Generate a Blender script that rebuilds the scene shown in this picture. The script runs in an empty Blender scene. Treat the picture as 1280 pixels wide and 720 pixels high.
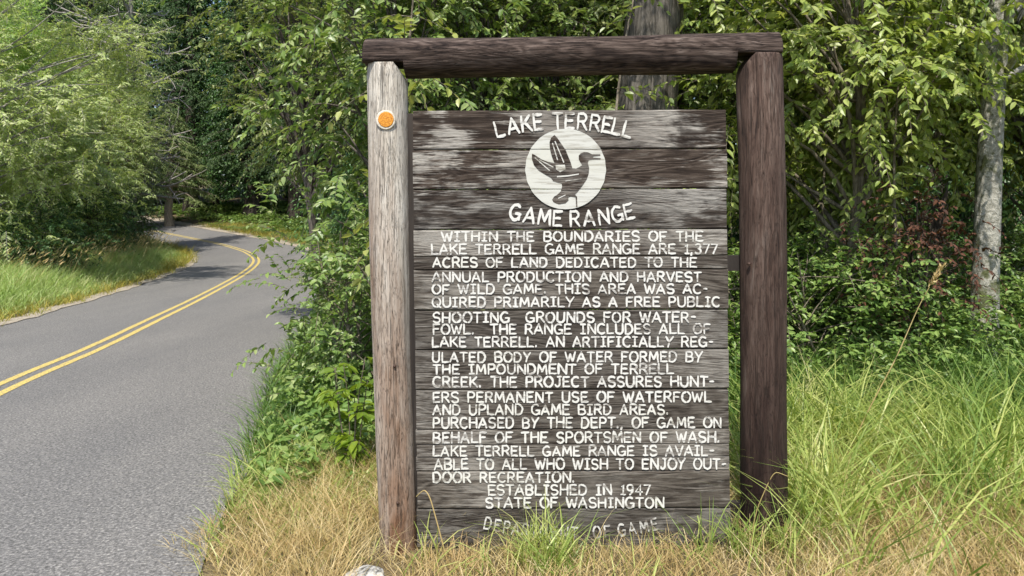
import bpy, math, random
import numpy as np
from mathutils import Vector, Matrix
from mathutils.geometry import tessellate_polygon

sc = bpy.context.scene
R = math.radians
EYE = 1.65

# ------------------------------------------------------------------ camera, sky, sun, exposure
cam = bpy.data.cameras.new('camera')
cam.sensor_width = 36
cam.lens = 26.72
cam.shift_y = -75 / 1280
cam.clip_start = 0.05
cam.clip_end = 1000
camo = bpy.data.objects.new('camera', cam)
camo.location = (0, 0, EYE)
camo.rotation_euler = (R(90), 0, 0)
sc.collection.objects.link(camo)
sc.camera = camo

SUN_EL, SUN_AZ = 59, -11          # azimuth: degrees to the right of straight behind the camera
sv = Vector((math.cos(R(SUN_EL)) * math.sin(R(SUN_AZ)), -math.cos(R(SUN_EL)) * math.cos(R(SUN_AZ)), math.sin(R(SUN_EL))))
w = bpy.data.worlds.new('World')
sc.world = w
w.use_nodes = True
nt = w.node_tree
sky = nt.nodes.new('ShaderNodeTexSky')
sky.sky_type = 'NISHITA'
sky.sun_disc = False
sky.sun_elevation = R(SUN_EL)
sky.sun_rotation = math.atan2(sv.x, sv.y)
sky.air_density = 1.0
sky.dust_density = 1.5
nt.links.new(sky.outputs[0], nt.nodes['Background'].inputs[0])
nt.nodes['Background'].inputs[1].default_value = 0.15
sl = bpy.data.lights.new('sun', 'SUN')
sl.energy = 4.2
sl.angle = R(0.55)
sl.color = (1.0, 0.95, 0.86)
so = bpy.data.objects.new('sun', sl)
so.rotation_euler = (-sv).to_track_quat('-Z', 'Y').to_euler()
so.location = sv * 60
sc.collection.objects.link(so)
vs = sc.view_settings
vs.view_transform = 'Standard'
vs.look = 'None'
vs.gamma = 1
vs.use_curve_mapping = False
vs.exposure = 0.52
cy = sc.cycles
cy.max_bounces = 8
cy.diffuse_bounces = 5
cy.glossy_bounces = 2
cy.transmission_bounces = 6
cy.transparent_max_bounces = 8
cy.caustics_reflective = False
cy.caustics_refractive = False
cy.use_denoising = True

# ------------------------------------------------------------------ mesh helpers
def link(o, parent=None):
    sc.collection.objects.link(o)
    if parent is not None:
        o.parent = parent
    return o

def mk(name, V, T, mat, parent=None, smooth=False, origin=(0, 0, 0)):
    """one mesh object from vertex and triangle/quad arrays"""
    V = np.asarray(V, np.float32) - np.asarray(origin, np.float32)
    me = bpy.data.meshes.new(name)
    if not isinstance(T, np.ndarray):
        T = np.asarray(T, np.int32)
    n, k = T.shape
    me.vertices.add(len(V))
    me.vertices.foreach_set('co', V.ravel())
    me.loops.add(n * k)
    me.loops.foreach_set('vertex_index', T.astype(np.int32).ravel())
    me.polygons.add(n)
    me.polygons.foreach_set('loop_start', np.arange(0, n * k, k, dtype=np.int32))
    me.polygons.foreach_set('loop_total', np.full(n, k, np.int32))
    me.polygons.foreach_set('use_smooth', np.full(n, bool(smooth)))
    me.update(calc_edges=True)
    me.validate()
    if mat is not None:
        me.materials.append(mat)
    o = bpy.data.objects.new(name, me)
    if parent is None:
        o.location = origin
    return link(o, parent)

def empty(name, loc, parent=None):
    o = bpy.data.objects.new(name, None)
    o.location = loc
    o.empty_display_size = 0.2
    return link(o, parent)

def tag(o, label=None, cat=None, group=None, kind=None):
    if label: o['label'] = label
    if cat: o['category'] = cat
    if group: o['group'] = group
    if kind: o['kind'] = kind
    return o

class Geo:
    def __init__(s):
        s.V, s.T, s.n = [], [], 0
    def add(s, V, T):
        V = np.asarray(V, float).reshape(-1, 3)
        s.V.append(V)
        s.T.append(np.asarray(T, np.int64) + s.n)
        s.n += len(V)
    def get(s):
        return np.concatenate(s.V), np.concatenate(s.T)

def norm(a):
    return a / np.maximum(np.linalg.norm(a, axis=-1, keepdims=True), 1e-9)

def tube(P, r, n=6, cap=True):
    """quads of a tapered tube along P (as triangles)"""
    P = np.asarray(P, float)
    m = len(P)
    r = np.broadcast_to(np.asarray(r, float), (m,))
    t = norm(np.gradient(P, axis=0))
    a = np.where(np.abs(t[:, 2:3]) > 0.9, np.array([[1., 0, 0]]), np.array([[0, 0, 1.]]))
    u = norm(np.cross(t, a)); v = np.cross(t, u)
    th = np.linspace(0, 2 * np.pi, n, endpoint=False)
    V = P[:, None] + r[:, None, None] * (np.cos(th)[None, :, None] * u[:, None] + np.sin(th)[None, :, None] * v[:, None])
    i = np.arange(m - 1)[:, None] * n; j = np.arange(n)[None]; k = (j + 1) % n
    A, B, C, D = i + j, i + k, i + n + k, i + n + j
    T = np.concatenate([np.stack([A, B, C], -1).reshape(-1, 3), np.stack([A, C, D], -1).reshape(-1, 3)])
    return V.reshape(-1, 3), T

def leaves(P, D, N, L, W, rng, near=True, droop=0.15):
    """leaf faces: base P, direction D, upward normal N, length L, width W"""
    n = len(P)
    D = norm(D)
    S = norm(np.cross(D, N)); N = np.cross(S, D)
    L = np.broadcast_to(L, (n,))[:, None]; W = np.broadcast_to(W, (n,))[:, None]
    if near:
        spec = [(0, 0, 0), (.22, -.42, .05), (.22, 0, -.03), (.22, .42, .05), (.6, -.4, .02), (.6, 0, -.07), (.6, .4, .02), (1, 0, -droop)]
        F = [(0, 2, 1), (0, 3, 2), (1, 2, 5), (1, 5, 4), (2, 3, 6), (2, 6, 5), (4, 5, 7), (5, 6, 7)]
    else:
        spec = [(0, 0, 0), (.42, -.5, .05), (.42, .5, .05), (1, 0, -droop)]
        F = [(0, 2, 1), (1, 2, 3)]
    V = np.stack([P + D * L * a + S * W * b + N * L * c for a, b, c in spec], 1)
    T = np.arange(n)[:, None, None] * len(spec) + np.array(F)[None]
    return V.reshape(-1, 3), T.reshape(-1, 3)

def blades(P, H, W, lean, curl, rng, az=None):
    """grass blades: base P (n,3), height, width, lean (initial), curl (tip bend)"""
    n = len(P)
    az = rng.uniform(0, 2 * np.pi, n) if az is None else az
    d = np.stack([np.cos(az), np.sin(az), np.zeros(n)], 1)
    fz = rng.uniform(0, 2 * np.pi, n)
    s = np.stack([np.cos(fz), np.sin(fz), np.zeros(n)], 1)
    up = np.array([0, 0, 1.])
    H = H[:, None]; W = W[:, None]; lean = np.asarray(lean)[:, None]; curl = np.asarray(curl)[:, None]
    out = []
    for t, wd in ((0, .8), (.35, 1), (.7, .75)):
        c = P + up * H * (t - curl * .35 * t ** 3) + d * H * (lean * t + curl * t ** 2)
        out += [c - s * W * wd / 2, c + s * W * wd / 2]
    out.append(P + up * H * (1 - curl * .35) + d * H * (lean + curl))
    V = np.stack(out, 1)
    F = np.array([(0, 1, 3), (0, 3, 2), (2, 3, 5), (2, 5, 4), (4, 5, 6)])
    T = np.arange(n)[:, None, None] * 7 + F[None]
    return V.reshape(-1, 3), T.reshape(-1, 3)

# ------------------------------------------------------------------ the road line and the lie of the land
CL = np.array([(-1.5, -30), (-2.6, -12), (-3.15, -4), (-3.7, 0), (-4.38, 4), (-5.3, 8), (-5.75, 10.5), (-6.55, 14.15), (-7.83, 20), (-9.24, 26.6),
               (-10.35, 30.75), (-11.7, 33.95), (-13.2, 36.6), (-15.9, 40.3), (-21.6, 46.6), (-29, 53.5), (-42, 63), (-60, 74)], float)
def catmull(P, k=14):
    Q = np.vstack([2 * P[0] - P[1], P, 2 * P[-1] - P[-2]])
    out = []
    for i in range(1, len(Q) - 2):
        p0, p1, p2, p3 = Q[i - 1:i + 3]
        for t in np.linspace(0, 1, k, endpoint=False):
            out.append(.5 * ((2 * p1) + (-p0 + p2) * t + (2 * p0 - 5 * p1 + 4 * p2 - p3) * t * t + (-p0 + 3 * p1 - 3 * p2 + p3) * t ** 3))
    out.append(Q[-2])
    return np.array(out)
C = catmull(CL)
CT = norm(np.gradient(C, axis=0))
CN = np.stack([CT[:, 1], -CT[:, 0]], 1)          # to the right of travel
HALF_L, HALF_R = 2.3, 2.75

def road_d(x, y):
    """signed distance to the centre line, + on the sign's side"""
    x = np.asarray(x, float).ravel(); y = np.asarray(y, float).ravel()
    out = np.empty(len(x))
    for a in range(0, len(x), 20000):
        q = np.stack([x[a:a + 20000], y[a:a + 20000]], 1)
        d2 = ((q[:, None] - C[None]) ** 2).sum(-1)
        i = d2.argmin(1)
        v = q - C[i]
        sgn = np.sign((v * CN[i]).sum(1))
        tx = np.abs((v * CN[i]).sum(1))
        d = np.where(np.sqrt(d2[np.arange(len(q)), i]) < 3.5, tx, np.sqrt(d2[np.arange(len(q)), i]))
        out[a:a + 20000] = sgn * d
    return out

def base_z(y):
    y = np.asarray(y, float)
    t = np.clip(y, 16, 55) - 16
    return 0.0015 * t * t + 0.117 * np.clip(y - 55, 0, 60)

def sstep(a, b, x):
    t = np.clip((x - a) / (b - a), 0, 1)
    return t * t * (3 - 2 * t)

def land_z(x, y):
    x = np.asarray(x, float).ravel(); y = np.asarray(y, float).ravel()
    d = road_d(x, y)
    e = np.where(d > 0, d - HALF_R, -d - HALF_L)          # distance beyond the asphalt edge
    m = sstep(0.3, 1.6, e)
    b = .05 * np.sin(x * .9 + 1.3) * np.cos(y * .7) + .03 * np.sin(x * 2.3 - y * 1.7)
    z = base_z(y) + m * (b * sstep(4.5, 7, np.hypot(x, y)) + .06)
    z += np.where(d < 0, sstep(.6, 5, e) * .35, 0)              # the left bank rises a little
    z += np.where(d > 0, sstep(2.0, 9, e) * sstep(5.5, 11, y) * .35, 0)
    return z - .012 * (1 - m) - .03 * sstep(.02, -.15, e)

# ------------------------------------------------------------------ materials
def material(name):
    m = bpy.data.materials.new(name)
    m.use_nodes = True
    return m, m.node_tree, m.node_tree.nodes['Principled BSDF']

def N(nt, t, **kw):
    n = nt.nodes.new('ShaderNode' + t)
    for k, v in kw.items():
        setattr(n, k, v)
    return n

def ramp(nt, fac, stops, interp='LINEAR'):
    r = N(nt, 'ValToRGB')
    r.color_ramp.interpolation = interp
    el = r.color_ramp.elements
    while len(el) < len(stops):
        el.new(0.5)
    for e, (p, c) in zip(el, stops):
        e.position = p
        e.color = (*c, 1) if len(c) == 3 else c
    nt.links.new(fac, r.inputs[0])
    return r.outputs[0]

def noise(nt, vec, scale, detail=4, rough=.55, dist=0.0):
    n = N(nt, 'TexNoise')
    n.inputs['Scale'].default_value = scale
    n.inputs['Detail'].default_value = detail
    n.inputs['Roughness'].default_value = rough
    n.inputs['Distortion'].default_value = dist
    if vec is not None:
        nt.links.new(vec, n.inputs['Vector'])
    return n.outputs['Fac']

def mapping(nt, scale, coord='Object'):
    tc = N(nt, 'TexCoord')
    mp = N(nt, 'Mapping')
    mp.inputs['Scale'].default_value = scale
    nt.links.new(tc.outputs[coord], mp.inputs['Vector'])
    return mp.outputs[0]

def mixc(nt, fac, a, b, mode='MIX'):
    m = N(nt, 'Mix', data_type='RGBA', blend_type=mode)
    for v, i in ((fac, 0), (a, 6), (b, 7)):
        if hasattr(v, 'is_output'):
            nt.links.new(v, m.inputs[i])
        elif i == 0:
            m.inputs[0].default_value = v
        else:
            m.inputs[i].default_value = (*v, 1)
    return m.outputs[2]

def mth(nt, op, a, b=None, c=None, clamp=False):
    m = N(nt, 'Math', operation=op, use_clamp=clamp)
    for i, v in enumerate((a, b, c)):
        if v is None: continue
        if hasattr(v, 'is_output'):
            nt.links.new(v, m.inputs[i])
        else:
            m.inputs[i].default_value = v
    return m.outputs[0]

def bump(nt, bsdf, h, strength, dist=.01):
    b = N(nt, 'Bump')
    b.inputs['Strength'].default_value = strength
    b.inputs['Distance'].default_value = dist
    nt.links.new(h, b.inputs['Height'])
    nt.links.new(b.outputs[0], bsdf.inputs['Normal'])

def leaf_mat(name, cols, rough=.42, trans=.32, spec=.4, objvar=.25, patchy=0):
    m, nt, b = material(name)
    g = N(nt, 'NewGeometry')
    n = len(cols)
    fac = g.outputs['Random Per Island']
    if patchy:                                     # stands of differing growth
        pn = noise(nt, mapping(nt, (1, 1, .2)), patchy, 3, .6)
        pn = mth(nt, 'MULTIPLY_ADD', pn, 2.6, -.8, clamp=True)
        fac = mth(nt, 'ADD', mth(nt, 'MULTIPLY', fac, .5), mth(nt, 'MULTIPLY', pn, .5))
    c = ramp(nt, fac, [(i / max(n - 1, 1), cols[i]) for i in range(n)])
    if objvar:
        oi = N(nt, 'ObjectInfo')
        hv = N(nt, 'HueSaturation')
        nt.links.new(mth(nt, 'MULTIPLY_ADD', oi.outputs['Random'], .03, .485), hv.inputs['Hue'])
        nt.links.new(mth(nt, 'MULTIPLY_ADD', oi.outputs['Random'], objvar, 1 - objvar / 2), hv.inputs['Value'])
        nt.links.new(c, hv.inputs['Color'])
        c = hv.outputs[0]
    nt.links.new(c, b.inputs['Base Color'])
    b.inputs['Roughness'].default_value = rough
    b.inputs['Specular IOR Level'].default_value = spec
    t = N(nt, 'BsdfTranslucent')
    tcol = mixc(nt, 1.0, c, (1.25, 1.25, .7), 'MULTIPLY')
    nt.links.new(tcol, t.inputs[0])
    mx = N(nt, 'MixShader')
    mx.inputs[0].default_value = trans
    nt.links.new(b.outputs[0], mx.inputs[1])
    nt.links.new(t.outputs[0], mx.inputs[2])
    nt.links.new(mx.outputs[0], nt.nodes['Material Output'].inputs[0])
    return m

def bark_mat(name, c1, c2, c3=None, vs=(6, 6, 1.2), patch=None):
    m, nt, b = material(name)
    v = mapping(nt, vs)
    n1 = noise(nt, v, 6, 6, .65, .6)
    c = ramp(nt, n1, [(.35, c1), (.62, c2)])
    if patch:
        v2 = mapping(nt, (1, 1, .8))
        n2 = noise(nt, v2, 7, 5, .6)
        c = mixc(nt, ramp(nt, n2, [(.5, (0, 0, 0)), (.6, (1, 1, 1))]), c, patch)
    nt.links.new(c, b.inputs['Base Color'])
    b.inputs['Roughness'].default_value = .9
    b.inputs['Specular IOR Level'].default_value = .15
    bump(nt, b, n1, .9, .03)
    return m

M = {}
# land
m, nt, b = material('earth')
v = mapping(nt, (1, 1, 1))
c = ramp(nt, noise(nt, v, 1.1, 6, .6), [(.35, (.075, .085, .03)), (.5, (.16, .12, .06)), (.66, (.24, .17, .085))])
c = mixc(nt, ramp(nt, noise(nt, v, 60, 3), [(.3, (0, 0, 0)), (.75, (1, 1, 1))]), c, (.05, .042, .022))
nt.links.new(c, b.inputs['Base Color']); b.inputs['Roughness'].default_value = .95
bump(nt, b, noise(nt, v, 40, 4), .8, .03)
M['earth'] = m
m, nt, b = material('asphalt')
v = mapping(nt, (1, 1, 1))
fine = noise(nt, v, 55, 4, .82)
vor = N(nt, 'TexVoronoi'); vor.inputs['Scale'].default_value = 85; nt.links.new(v, vor.inputs['Vector'])
c = ramp(nt, fine, [(.3, (.053, .052, .05)), (.5, (.158, .154, .149)), (.7, (.36, .35, .335))])
agg = ramp(nt, vor.outputs['Color'], [(.15, (.6, .6, .6)), (.6, (1, 1, 1)), (.95, (1.5, 1.48, 1.42))])
c = mixc(nt, .8, c, agg, 'MULTIPLY')
c = mixc(nt, 1.0, c, ramp(nt, noise(nt, mapping(nt, (.5, .12, .5)), 1.6, 5, .6), [(.3, (.86, .86, .87)), (.7, (1.12, 1.1, 1.08))]), 'MULTIPLY')
nt.links.new(c, b.inputs['Base Color']); b.inputs['Roughness'].default_value = .85
b.inputs['Specular IOR Level'].default_value = .3
bump(nt, b, fine, .7, .006)
M['asphalt'] = m
m, nt, b = material('yellow_line')
v = mapping(nt, (1, 1, 1))
c = mixc(nt, ramp(nt, noise(nt, v, 45, 5, .7), [(.46, (0, 0, 0)), (.58, (1, 1, 1))]), (.62, .47, .12), (.27, .22, .12))
nt.links.new(c, b.inputs['Base Color']); b.inputs['Roughness'].default_value = .7
M['yellow'] = m
m, nt, b = material('gravel_dust')
v = mapping(nt, (1, 1, 1))
vor = N(nt, 'TexVoronoi'); vor.inputs['Scale'].default_value = 55; nt.links.new(v, vor.inputs['Vector'])
c = ramp(nt, vor.outputs['Color'], [(.1, (.16, .13, .095)), (.5, (.34, .29, .22)), (.9, (.5, .45, .37))])
nt.links.new(c, b.inputs['Base Color']); b.inputs['Roughness'].default_value = .95
bump(nt, b, vor.outputs['Distance'], .8, .015)
M['gravel'] = m

# weathered wood of the sign
def rings(nt, vec, scale, k, dist=.8):
    # wavy growth-ring lines: contour lines of a stretched noise
    f = noise(nt, vec, scale, 2, .5, dist)
    return mth(nt, 'MULTIPLY_ADD', mth(nt, 'SINE', mth(nt, 'MULTIPLY', f, k)), .5, .5)

def hairlines(nt, vec, scale, width):
    # thin drying cracks: the level line of a noise stretched along the grain
    f = noise(nt, vec, scale, 3, .55, .3)
    return ramp(nt, mth(nt, 'ABSOLUTE', mth(nt, 'ADD', f, -.5)), [(0, (1, 1, 1)), (width, (0, 0, 0))])

def post_mat(name, base_stops, stain, zlo, zhi, stain2=None):
    m, nt, b = material(name)
    v = mapping(nt, (1, 1, .07))
    n1 = noise(nt, v, 26, 8, .62, .5)
    n2 = noise(nt, mapping(nt, (1, 1, .25)), 9, 6, .6, 1.2)
    n4 = noise(nt, mapping(nt, (1, 1, .09)), 120, 5, .75, .3)
    rg = rings(nt, mapping(nt, (1, 1, .16)), 8, 55)
    mixn = mth(nt, 'ADD', mth(nt, 'ADD', mth(nt, 'MULTIPLY', n1, .42), mth(nt, 'MULTIPLY', n2, .3)), mth(nt, 'ADD', mth(nt, 'MULTIPLY', n4, .22), mth(nt, 'MULTIPLY_ADD', rg, .06, 0)))
    c = ramp(nt, mixn, base_stops)
    n3 = noise(nt, mapping(nt, (1, 1, .16)), 5, 5, .6, .8)
    # the foot of the post holds old brown stain
    tc = N(nt, 'TexCoord'); sp = N(nt, 'SeparateXYZ'); nt.links.new(tc.outputs['Object'], sp.inputs[0])
    zz = N(nt, 'MapRange'); zz.inputs['From Min'].default_value = zhi; zz.inputs['From Max'].default_value = zlo
    nt.links.new(sp.outputs['Z'], zz.inputs['Value'])
    f = mth(nt, 'ADD', zz.outputs[0], mth(nt, 'MULTIPLY_ADD', n3, 2.2, -1.1))
    c = mixc(nt, mth(nt, 'MULTIPLY', f, .92, clamp=True), c, stain, 'MIX')
    # drying cracks
    cr = noise(nt, mapping(nt, (1, 1, .035)), 34, 3, .6, .4)
    cf = ramp(nt, cr, [(.30, (1, 1, 1)), (.37, (0, 0, 0))])
    hl = hairlines(nt, mapping(nt, (1, 1, .035)), 48, .016)
    hl2 = hairlines(nt, mapping(nt, (1, 1, .08)), 110, .028)
    cf = mth(nt, 'MAXIMUM', mth(nt, 'MAXIMUM', cf, hl), mth(nt, 'MULTIPLY', hl2, .5))
    c = mixc(nt, mth(nt, 'MULTIPLY', cf, .75), c, (.025, .018, .014))
    nt.links.new(c, b.inputs['Base Color'])
    b.inputs['Roughness'].default_value = .82
    b.inputs['Specular IOR Level'].default_value = .2
    bump(nt, b, mth(nt, 'ADD', mixn, mth(nt, 'MULTIPLY', cf, -.6)), .7, .012)
    return m
M['pale_post'] = post_mat('bleached_wood', [(.34, (0.189, 0.146, 0.109)), (.43, (0.433, 0.386, 0.321)), (.54, (0.605, 0.558, 0.481)), (.7, (0.736, 0.7, 0.623))], (0.187, 0.0968, 0.0528), -.1, 2.0)
M['brown_post'] = post_mat('brown_wood', [(.36, (0.0301, 0.0206, 0.0172)), (.47, (0.092, 0.0585, 0.045)), (.57, (0.155, 0.108, 0.086)), (.7, (0.275, 0.232, 0.198))], (.016, .008, .0065), 0.4, 2.2)
m, nt, b = material('beam_wood')
v = mapping(nt, (.07, 1, 1))
n1 = noise(nt, v, 24, 8, .65, .7)
n2 = noise(nt, mapping(nt, (.25, 1, 1)), 9, 6, .6, 1.6)
n4 = noise(nt, mapping(nt, (.09, 1, 1)), 120, 5, .75, .3)
rg = rings(nt, mapping(nt, (.2, 1, 1)), 8, 60, 1.2)
mixn = mth(nt, 'ADD', mth(nt, 'ADD', mth(nt, 'MULTIPLY', n1, .38), mth(nt, 'MULTIPLY', n2, .32)), mth(nt, 'ADD', mth(nt, 'MULTIPLY', n4, .2), mth(nt, 'MULTIPLY_ADD', rg, .08, 0)))
c = ramp(nt, mixn, [(.38, (.01, .006, .005)), (.47, (.055, .038, .03)), (.56, (.115, .085, .07)), (.66, (.26, .21, .18))])
hl = mth(nt, 'MAXIMUM', hairlines(nt, mapping(nt, (.03, 1, 1)), 36, .014), mth(nt, 'MULTIPLY', hairlines(nt, mapping(nt, (.07, 1, 1)), 80, .018), .5))
c = mixc(nt, mth(nt, 'MULTIPLY', hl, .8), c, (.006, .004, .004))
nt.links.new(c, b.inputs['Base Color']); b.inputs['Roughness'].default_value = .85; b.inputs['Specular IOR Level'].default_value = .2
bump(nt, b, mth(nt, 'ADD', mixn, mth(nt, 'MULTIPLY', hl, -.5)), .9, .015)
M['beam'] = m

def plank_color(nt):
    g = N(nt, 'NewGeometry')
    rnd = g.outputs['Random Per Island']
    tc = N(nt, 'TexCoord')
    # shift the grain of every plank
    cmb = N(nt, 'CombineXYZ'); nt.links.new(mth(nt, 'MULTIPLY', rnd, 37.0), cmb.inputs[0]); nt.links.new(mth(nt, 'MULTIPLY', rnd, 11.0), cmb.inputs[1])
    ad = N(nt, 'VectorMath', operation='ADD'); nt.links.new(tc.outputs['Object'], ad.inputs[0]); nt.links.new(cmb.outputs[0], ad.inputs[1])
    def mp(s):
        q = N(nt, 'Mapping'); q.inputs['Scale'].default_value = s
        nt.links.new(ad.outputs[0], q.inputs['Vector']); return q.outputs[0]
    grain = noise(nt, mp((.09, 1, 1)), 60, 9, .74, .5)
    swirl = noise(nt, mp((.22, 1, 1)), 10, 5, .6, 2.2)
    fine = noise(nt, mp((.035, 1, 1)), 150, 4, .75, .2)
    rg = rings(nt, mp((.16, 1, 1)), 6, 75, 1.5)
    mixn = mth(nt, 'ADD', mth(nt, 'ADD', mth(nt, 'MULTIPLY', grain, .36), mth(nt, 'MULTIPLY', swirl, .3)), mth(nt, 'ADD', mth(nt, 'MULTIPLY', fine, .26), mth(nt, 'MULTIPLY_ADD', rg, .12, -.02)))
    dark = ramp(nt, mixn, [(.37, (0.00983, 0.00632, 0.00491)), (.48, (0.0386, 0.0281, 0.0218)), (.58, (0.0702, 0.0548, 0.0442)), (.7, (0.154, 0.13, 0.109))])
    grey = ramp(nt, mixn, [(.37, (0.0222, 0.0177, 0.014)), (.47, (0.074, 0.0636, 0.0532)), (.58, (0.119, 0.106, 0.0903)), (.72, (0.207, 0.188, 0.163))])
    sp = N(nt, 'SeparateXYZ'); nt.links.new(tc.outputs['Object'], sp.inputs[0])
    up = N(nt, 'MapRange'); up.inputs['From Min'].default_value = 1.35; up.inputs['From Max'].default_value = 1.85
    nt.links.new(sp.outputs['Z'], up.inputs['Value'])
    c = mixc(nt, up.outputs[0], grey, dark)
    # leftovers of old white paint in the top three planks, rubbed along the grain
    big = noise(nt, mp((.6, 1, 1)), 3.2, 4, .6, .6)
    str_ = noise(nt, mp((.11, 1, 1)), 38, 6, .7, .5)
    pf = mth(nt, 'ADD', mth(nt, 'MULTIPLY', big, 1.3), str_)
    pm = ramp(nt, pf, [(.46, (0, 0, 0)), (.62, (1, 1, 1))])
    pf = mth(nt, 'ADD', pf, mth(nt, 'MULTIPLY_ADD', fine, .9, -.45))
    pm = ramp(nt, mth(nt, 'MULTIPLY', pf, .6), [(.67, (0, 0, 0)), (.79, (1, 1, 1))])
    amt = mth(nt, 'MULTIPLY_ADD', up.outputs[0], .38, .36)
    # more of it towards the sides than in the middle
    side = N(nt, 'MapRange'); side.inputs['From Min'].default_value = .15; side.inputs['From Max'].default_value = .55
    nt.links.new(mth(nt, 'ABSOLUTE', mth(nt, 'ADD', sp.outputs['X'], -.03)), side.inputs['Value'])
    amt = mth(nt, 'MULTIPLY', amt, mth(nt, 'MULTIPLY_ADD', side.outputs[0], .6, .4))
    c = mixc(nt, mth(nt, 'MULTIPLY', pm, amt), c, (.46, .44, .40))
    hl = mth(nt, 'MAXIMUM', hairlines(nt, mp((.025, 1, 1)), 62, .016), mth(nt, 'MULTIPLY', hairlines(nt, mp((.06, 1, 1)), 130, .03), .5))
    kn = N(nt, 'TexVoronoi'); kn.inputs['Scale'].default_value = 2.3; nt.links.new(mp((.8, 1, 1.6)), kn.inputs['Vector'])
    knot = ramp(nt, mth(nt, 'ADD', kn.outputs['Distance'], mth(nt, 'MULTIPLY_ADD', fine, .05, -.025)), [(.035, (1, 1, 1)), (.075, (0, 0, 0))])
    hl = mth(nt, 'MAXIMUM', hl, mth(nt, 'MULTIPLY', knot, .85))
    c = mixc(nt, mth(nt, 'MULTIPLY', hl, .78), c, (.018, .012, .009))
    ds = noise(nt, mp((.45, 1, .9)), 5.5, 5, .62, .8)
    dsm = ramp(nt, mth(nt, 'ADD', ds, mth(nt, 'MULTIPLY_ADD', fine, .3, -.15)), [(.56, (0, 0, 0)), (.66, (1, 1, 1))])
    c = mixc(nt, mth(nt, 'MULTIPLY', dsm, mth(nt, 'MULTIPLY_ADD', up.outputs[0], .4, .38)), c, (.016, .011, .009))
    c = mixc(nt, 1.0, c, ramp(nt, rnd, [(0, (.82, .82, .82)), (1, (1.18, 1.16, 1.13))]), 'MULTIPLY')
    return c, mixn
m, nt, b = material('plank_wood')
c, h = plank_color(nt)
nt.links.new(c, b.inputs['Base Color']); b.inputs['Roughness'].default_value = .85; b.inputs['Specular IOR Level'].default_value = .2
bump(nt, b, h, 1.0, .012)
M['plank'] = m
def paint_mat(name, lo, hi, col=(.55, .54, .5), under=(.16, .14, .12), vscale=(.25, 1, 1), s=30):
    m, nt, b = material(name)
    f = noise(nt, mapping(nt, vscale), s, 6, .7, .4)
    c = mixc(nt, ramp(nt, f, [(lo, (1, 1, 1)), (hi, (0, 0, 0))]), col, under)
    c = mixc(nt, ramp(nt, noise(nt, mapping(nt, (.3, 1, 1)), 8, 4), [(.5, (0, 0, 0)), (.75, (.22, .22, .22))]), c, (.5, .5, .36))
    b.inputs['Specular IOR Level'].default_value = .1
    nt.links.new(c, b.inputs['Base Color']); b.inputs['Roughness'].default_value = .9
    return m
M['paint'] = paint_mat('white_lettering_paint', .35, .48, (.64, .63, .59))
M['faded_paint'] = paint_mat('faded_white_paint', .42, .54, (.6, .59, .55))
M['roundel'] = paint_mat('white_roundel_paint', .33, .5, (.55, .55, .505), (.3, .28, .235), (.08, 1, 1), 60)
m, nt, b = material('dark_timber'); b.inputs['Base Color'].default_value = (.02, .016, .013, 1); b.inputs['Roughness'].default_value = .9
c = ramp(nt, noise(nt, mapping(nt, (1, 1, .08)), 30, 5), [(.3, (.012, .009, .008)), (.7, (.045, .036, .03))]); nt.links.new(c, b.inputs['Base Color'])
M['timber'] = m
m, nt, b = material('orange_reflector')
c = ramp(nt, noise(nt, mapping(nt, (1, 1, 1)), 160, 4), [(.36, (.36, .11, .006)), (.5, (.58, .22, .01)), (.66, (.78, .4, .05))]); nt.links.new(c, b.inputs['Base Color']); b.inputs['Roughness'].default_value = .3
M['orange'] = m
m, nt, b = material('pale_metal_rim'); b.inputs['Base Color'].default_value = (.62, .58, .48, 1); b.inputs['Roughness'].default_value = .5
c = ramp(nt, noise(nt, mapping(nt, (1, 1, 1)), 90, 3), [(.3, (.42, .37, .27)), (.6, (.68, .64, .55))]); nt.links.new(c, b.inputs['Base Color'])
M['rim'] = m
m, nt, b = material('rusty_iron')
c = ramp(nt, noise(nt, mapping(nt, (1, 1, 1)), 200, 3), [(.3, (.02, .012, .008)), (.7, (.08, .04, .025))]); nt.links.new(c, b.inputs['Base Color']); b.inputs['Roughness'].default_value = .7
M['iron'] = m
m, nt, b = material('pale_stone')
v = mapping(nt, (1, 1, 1))
c = ramp(nt, noise(nt, v, 26, 6, .65), [(.38, (.09, .088, .08)), (.48, (.38, .37, .34)), (.66, (.6, .59, .55))]); nt.links.new(c, b.inputs['Base Color']); b.inputs['Roughness'].default_value = .9
bump(nt, b, noise(nt, v, 50, 5), .6, .01)
M['stone'] = m

# plants
M['straw'] = leaf_mat('straw', [(0.292, 0.189, 0.086), (0.447, 0.31, 0.146), (0.55, 0.404, 0.189), (0.43, 0.344, 0.138), (0.636, 0.499, 0.267), (0.705, 0.602, 0.387), (0.361, 0.344, 0.103)], .55, .25, .3, 0, 2.2)
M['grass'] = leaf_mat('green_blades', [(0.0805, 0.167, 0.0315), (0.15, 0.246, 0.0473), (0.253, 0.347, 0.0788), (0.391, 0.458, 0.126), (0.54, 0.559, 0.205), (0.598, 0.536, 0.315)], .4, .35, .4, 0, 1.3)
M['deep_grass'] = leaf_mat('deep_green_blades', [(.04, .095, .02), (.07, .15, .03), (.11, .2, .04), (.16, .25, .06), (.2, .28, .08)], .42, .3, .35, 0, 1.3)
M['bank'] = leaf_mat('bank_blades', [(0.248, 0.365, 0.112), (0.373, 0.469, 0.175), (0.298, 0.444, 0.112), (0.522, 0.522, 0.271), (0.211, 0.378, 0.096)], .45, .3, .35, 0, .7)
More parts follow.
